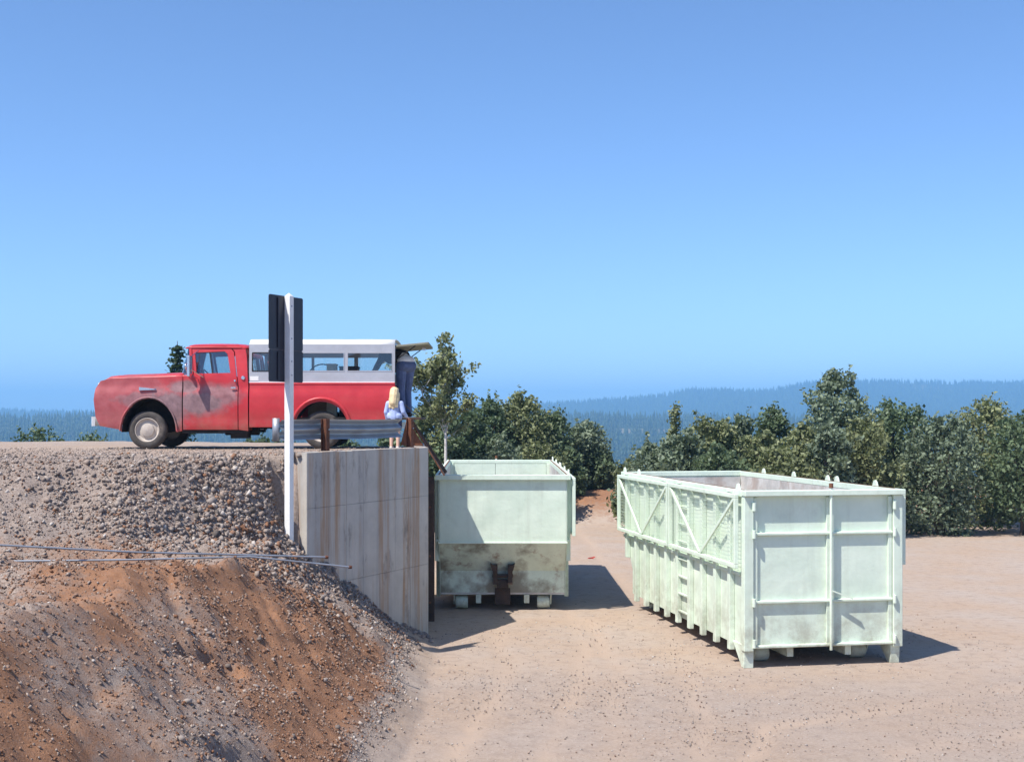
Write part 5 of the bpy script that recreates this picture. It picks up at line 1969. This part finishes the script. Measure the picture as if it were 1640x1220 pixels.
GL = 'trees behind the bin by the concrete wall'
GR = 'trees behind the bin with double doors'
GB = 'trees beyond the raised platform'
TONE = {'olive_leaves': 'olive green', 'deep_green_leaves': 'deep green', 'grey_green_leaves': 'grey green'}
LBL_L = 'dense %s leafy bush growing behind the bin by the concrete wall'
LBL_R = 'leafy %s bush growing behind the bin with double doors'
make_tree('young_tree', 'tall slender tree with pale bare trunk and sparse upswept branches', 'tree', GL, seed=31, leafm=M_LEAF1, barkm=M_BARK, n_leaf=5600, kind='fork', leaf=0.11, clear=0.50, r0=0.075, **plant_at(716, 524, 38.0, 136))
i = 0
for (px, top, Y, wpx, lm, nl) in ((688, 622, 41.5, 84, M_LEAF1, 6500), (748, 638, 41, 92, M_LEAF2, 8000), (782, 624, 44, 84, M_LEAF2, 8000), (832, 616, 45, 104, M_LEAF1, 9500), (880, 652, 46, 92, M_LEAF2, 8500), (934, 666, 47.5, 92, M_LEAF3, 9000), (966, 722, 47, 50, M_LEAF2, 4000), (800, 690, 40.5, 90, M_LEAF3, 6000), (728, 690, 40, 90, M_LEAF2, 6000), (860, 700, 43, 90, M_LEAF1, 6000), (905, 716, 45, 70, M_LEAF2, 5000), (672, 690, 40, 60, M_LEAF2, 4500)):
    i += 1
    make_bush('bush', LBL_L % TONE[lm.name], 'bush', GL, seed=40 + i, leafm=lm, barkm=M_BARKD, n_leaf=nl, leaf=0.115, **plant_at(px, top, Y, wpx))
make_bush('young_tree', 'tall tree with loose crown rising above the bushes behind the double-door bin', 'tree', GR, seed=61, leafm=M_LEAF3, barkm=M_BARKD, n_leaf=10000, leaf=0.12, **plant_at(1340, 568, 40, 110))
make_tree('young_tree', 'thin spiky sapling standing above the bushes behind the double-door bin', 'tree', GR, seed=62, leafm=M_LEAF1, barkm=M_BARKD, n_leaf=3200, kind='tree', leaf=0.11, clear=0.3, r0=0.05, **plant_at(1086, 640, 41, 56))
for (px, top, Y, wpx, lm, nl) in ((1048, 694, 38.5, 96, M_LEAF3, 8000), (1092, 680, 38, 90, M_LEAF3, 8500), (1140, 652, 40, 100, M_LEAF1, 9500), (1182, 652, 41, 80, M_LEAF3, 8500), (1238, 636, 42, 88, M_LEAF2, 7500), (1216, 672, 38, 90, M_LEAF1, 8000), (1290, 662, 39, 90, M_LEAF1, 8500), (1012, 728, 41, 60, M_LEAF1, 4500), (1330, 660, 37, 80, M_LEAF3, 7000), (1150, 705, 36, 100, M_LEAF2, 6500), (1250, 700, 36, 110, M_LEAF1, 7000), (1385, 650, 38, 110, M_LEAF1, 8500), (1440, 625, 41, 120, M_LEAF2, 9000), (1505, 650, 39, 130, M_LEAF3, 9500), (1580, 625, 42, 130, M_LEAF1, 9500), (1640, 645, 39, 130, M_LEAF2, 8500)):
    i += 1
    make_bush('bush', LBL_R % TONE[lm.name], 'bush', GR, seed=40 + i, leafm=lm, barkm=M_BARKD, n_leaf=nl, leaf=0.115, **plant_at(px, top, Y, wpx))
# low growth beyond the platform, visible under the truck
for (px, top, Y, wpx) in ((150, 684, 46, 90), (60, 676, 48, 110), (278, 690, 45, 50), (415, 692, 46, 70), (455, 690, 44, 60), (560, 694, 44, 80), (620, 690, 45, 60), (385, 696, 43, 40)):
    i += 1
    make_bush('bush', 'low bush growing below the far edge of the raised platform', 'bush', GB, seed=40 + i, leafm=M_LEAF2, barkm=M_BARKD, n_leaf=4500, leaf=0.12, **plant_at(px, top, Y, wpx))


def fir(px, top, Y, wpx, seed, label):
    """a single fir: whorls of drooping needled boughs"""
    k = plant_at(px, top, Y, wpx, hf=0.93)
    rs = np.random.RandomState(seed)
    root = empty('fir_tree', k['base'])
    tag(root, label, 'tree')
    H, Wd = k['height'] / 0.93, k['width']
    MB().tube([(0, 0, -0.3), (0.03, 0, H * 0.5), (0, 0, H)], [0.16, 0.1, 0.015], 8).build('trunk', M_BARKD, root, smooth=60)
    Cs = []
    nw = 26
    for i in range(nw):
        t = 0.12 + 0.87 * i / nw
        for b in range(7):
            az = rs.rand() * 6.28
            L = Wd * 0.5 * (1.02 - t) ** 0.8 * (0.6 + 0.6 * rs.rand())
            u = rs.rand(46, 1)
            d = np.array([math.cos(az), math.sin(az), -0.18])
            Cs.append(np.array([0, 0, H * t]) + d * L * u + rs.randn(46, 3) * np.array([0.10, 0.10, 0.05]) * (0.5 + u))
    C = np.concatenate(Cs)
    V, F = leaf_quads(C, 0.10 + 0.09 * rs.rand(len(C)), rs, 0.8)
    link('crown', np_mesh('crown', V, F, np.repeat(rs.rand(len(C)), 4)), M_NEEDLE, root)


fir(284, 546, 58, 78, 3, 'dark fir rising behind the truck windshield')

# ------------------------------------------------------------------ haze in the valley air
def build_haze():
    m = bpy.data.materials.new('blue_haze')
    m.use_nodes = True
    nt = m.node_tree
    nt.nodes.remove(nt.nodes['Principled BSDF'])
    v = N(nt, 'ShaderNodeVolumePrincipled')
    v.inputs['Color'].default_value = (0.29, 0.61, 1.0, 1)
    v.inputs['Density'].default_value = 0.00030
    v.inputs['Anisotropy'].default_value = 0.0
    nt.links.new(v.outputs[0], nt.nodes['Material Output'].inputs['Volume'])
    o = MB().box(-6900, 6900, -2800, 7800, -285, 172).build('haze', m)
    tag(o, 'thin blue haze hanging over the valley', 'haze', kind='stuff')


build_haze()
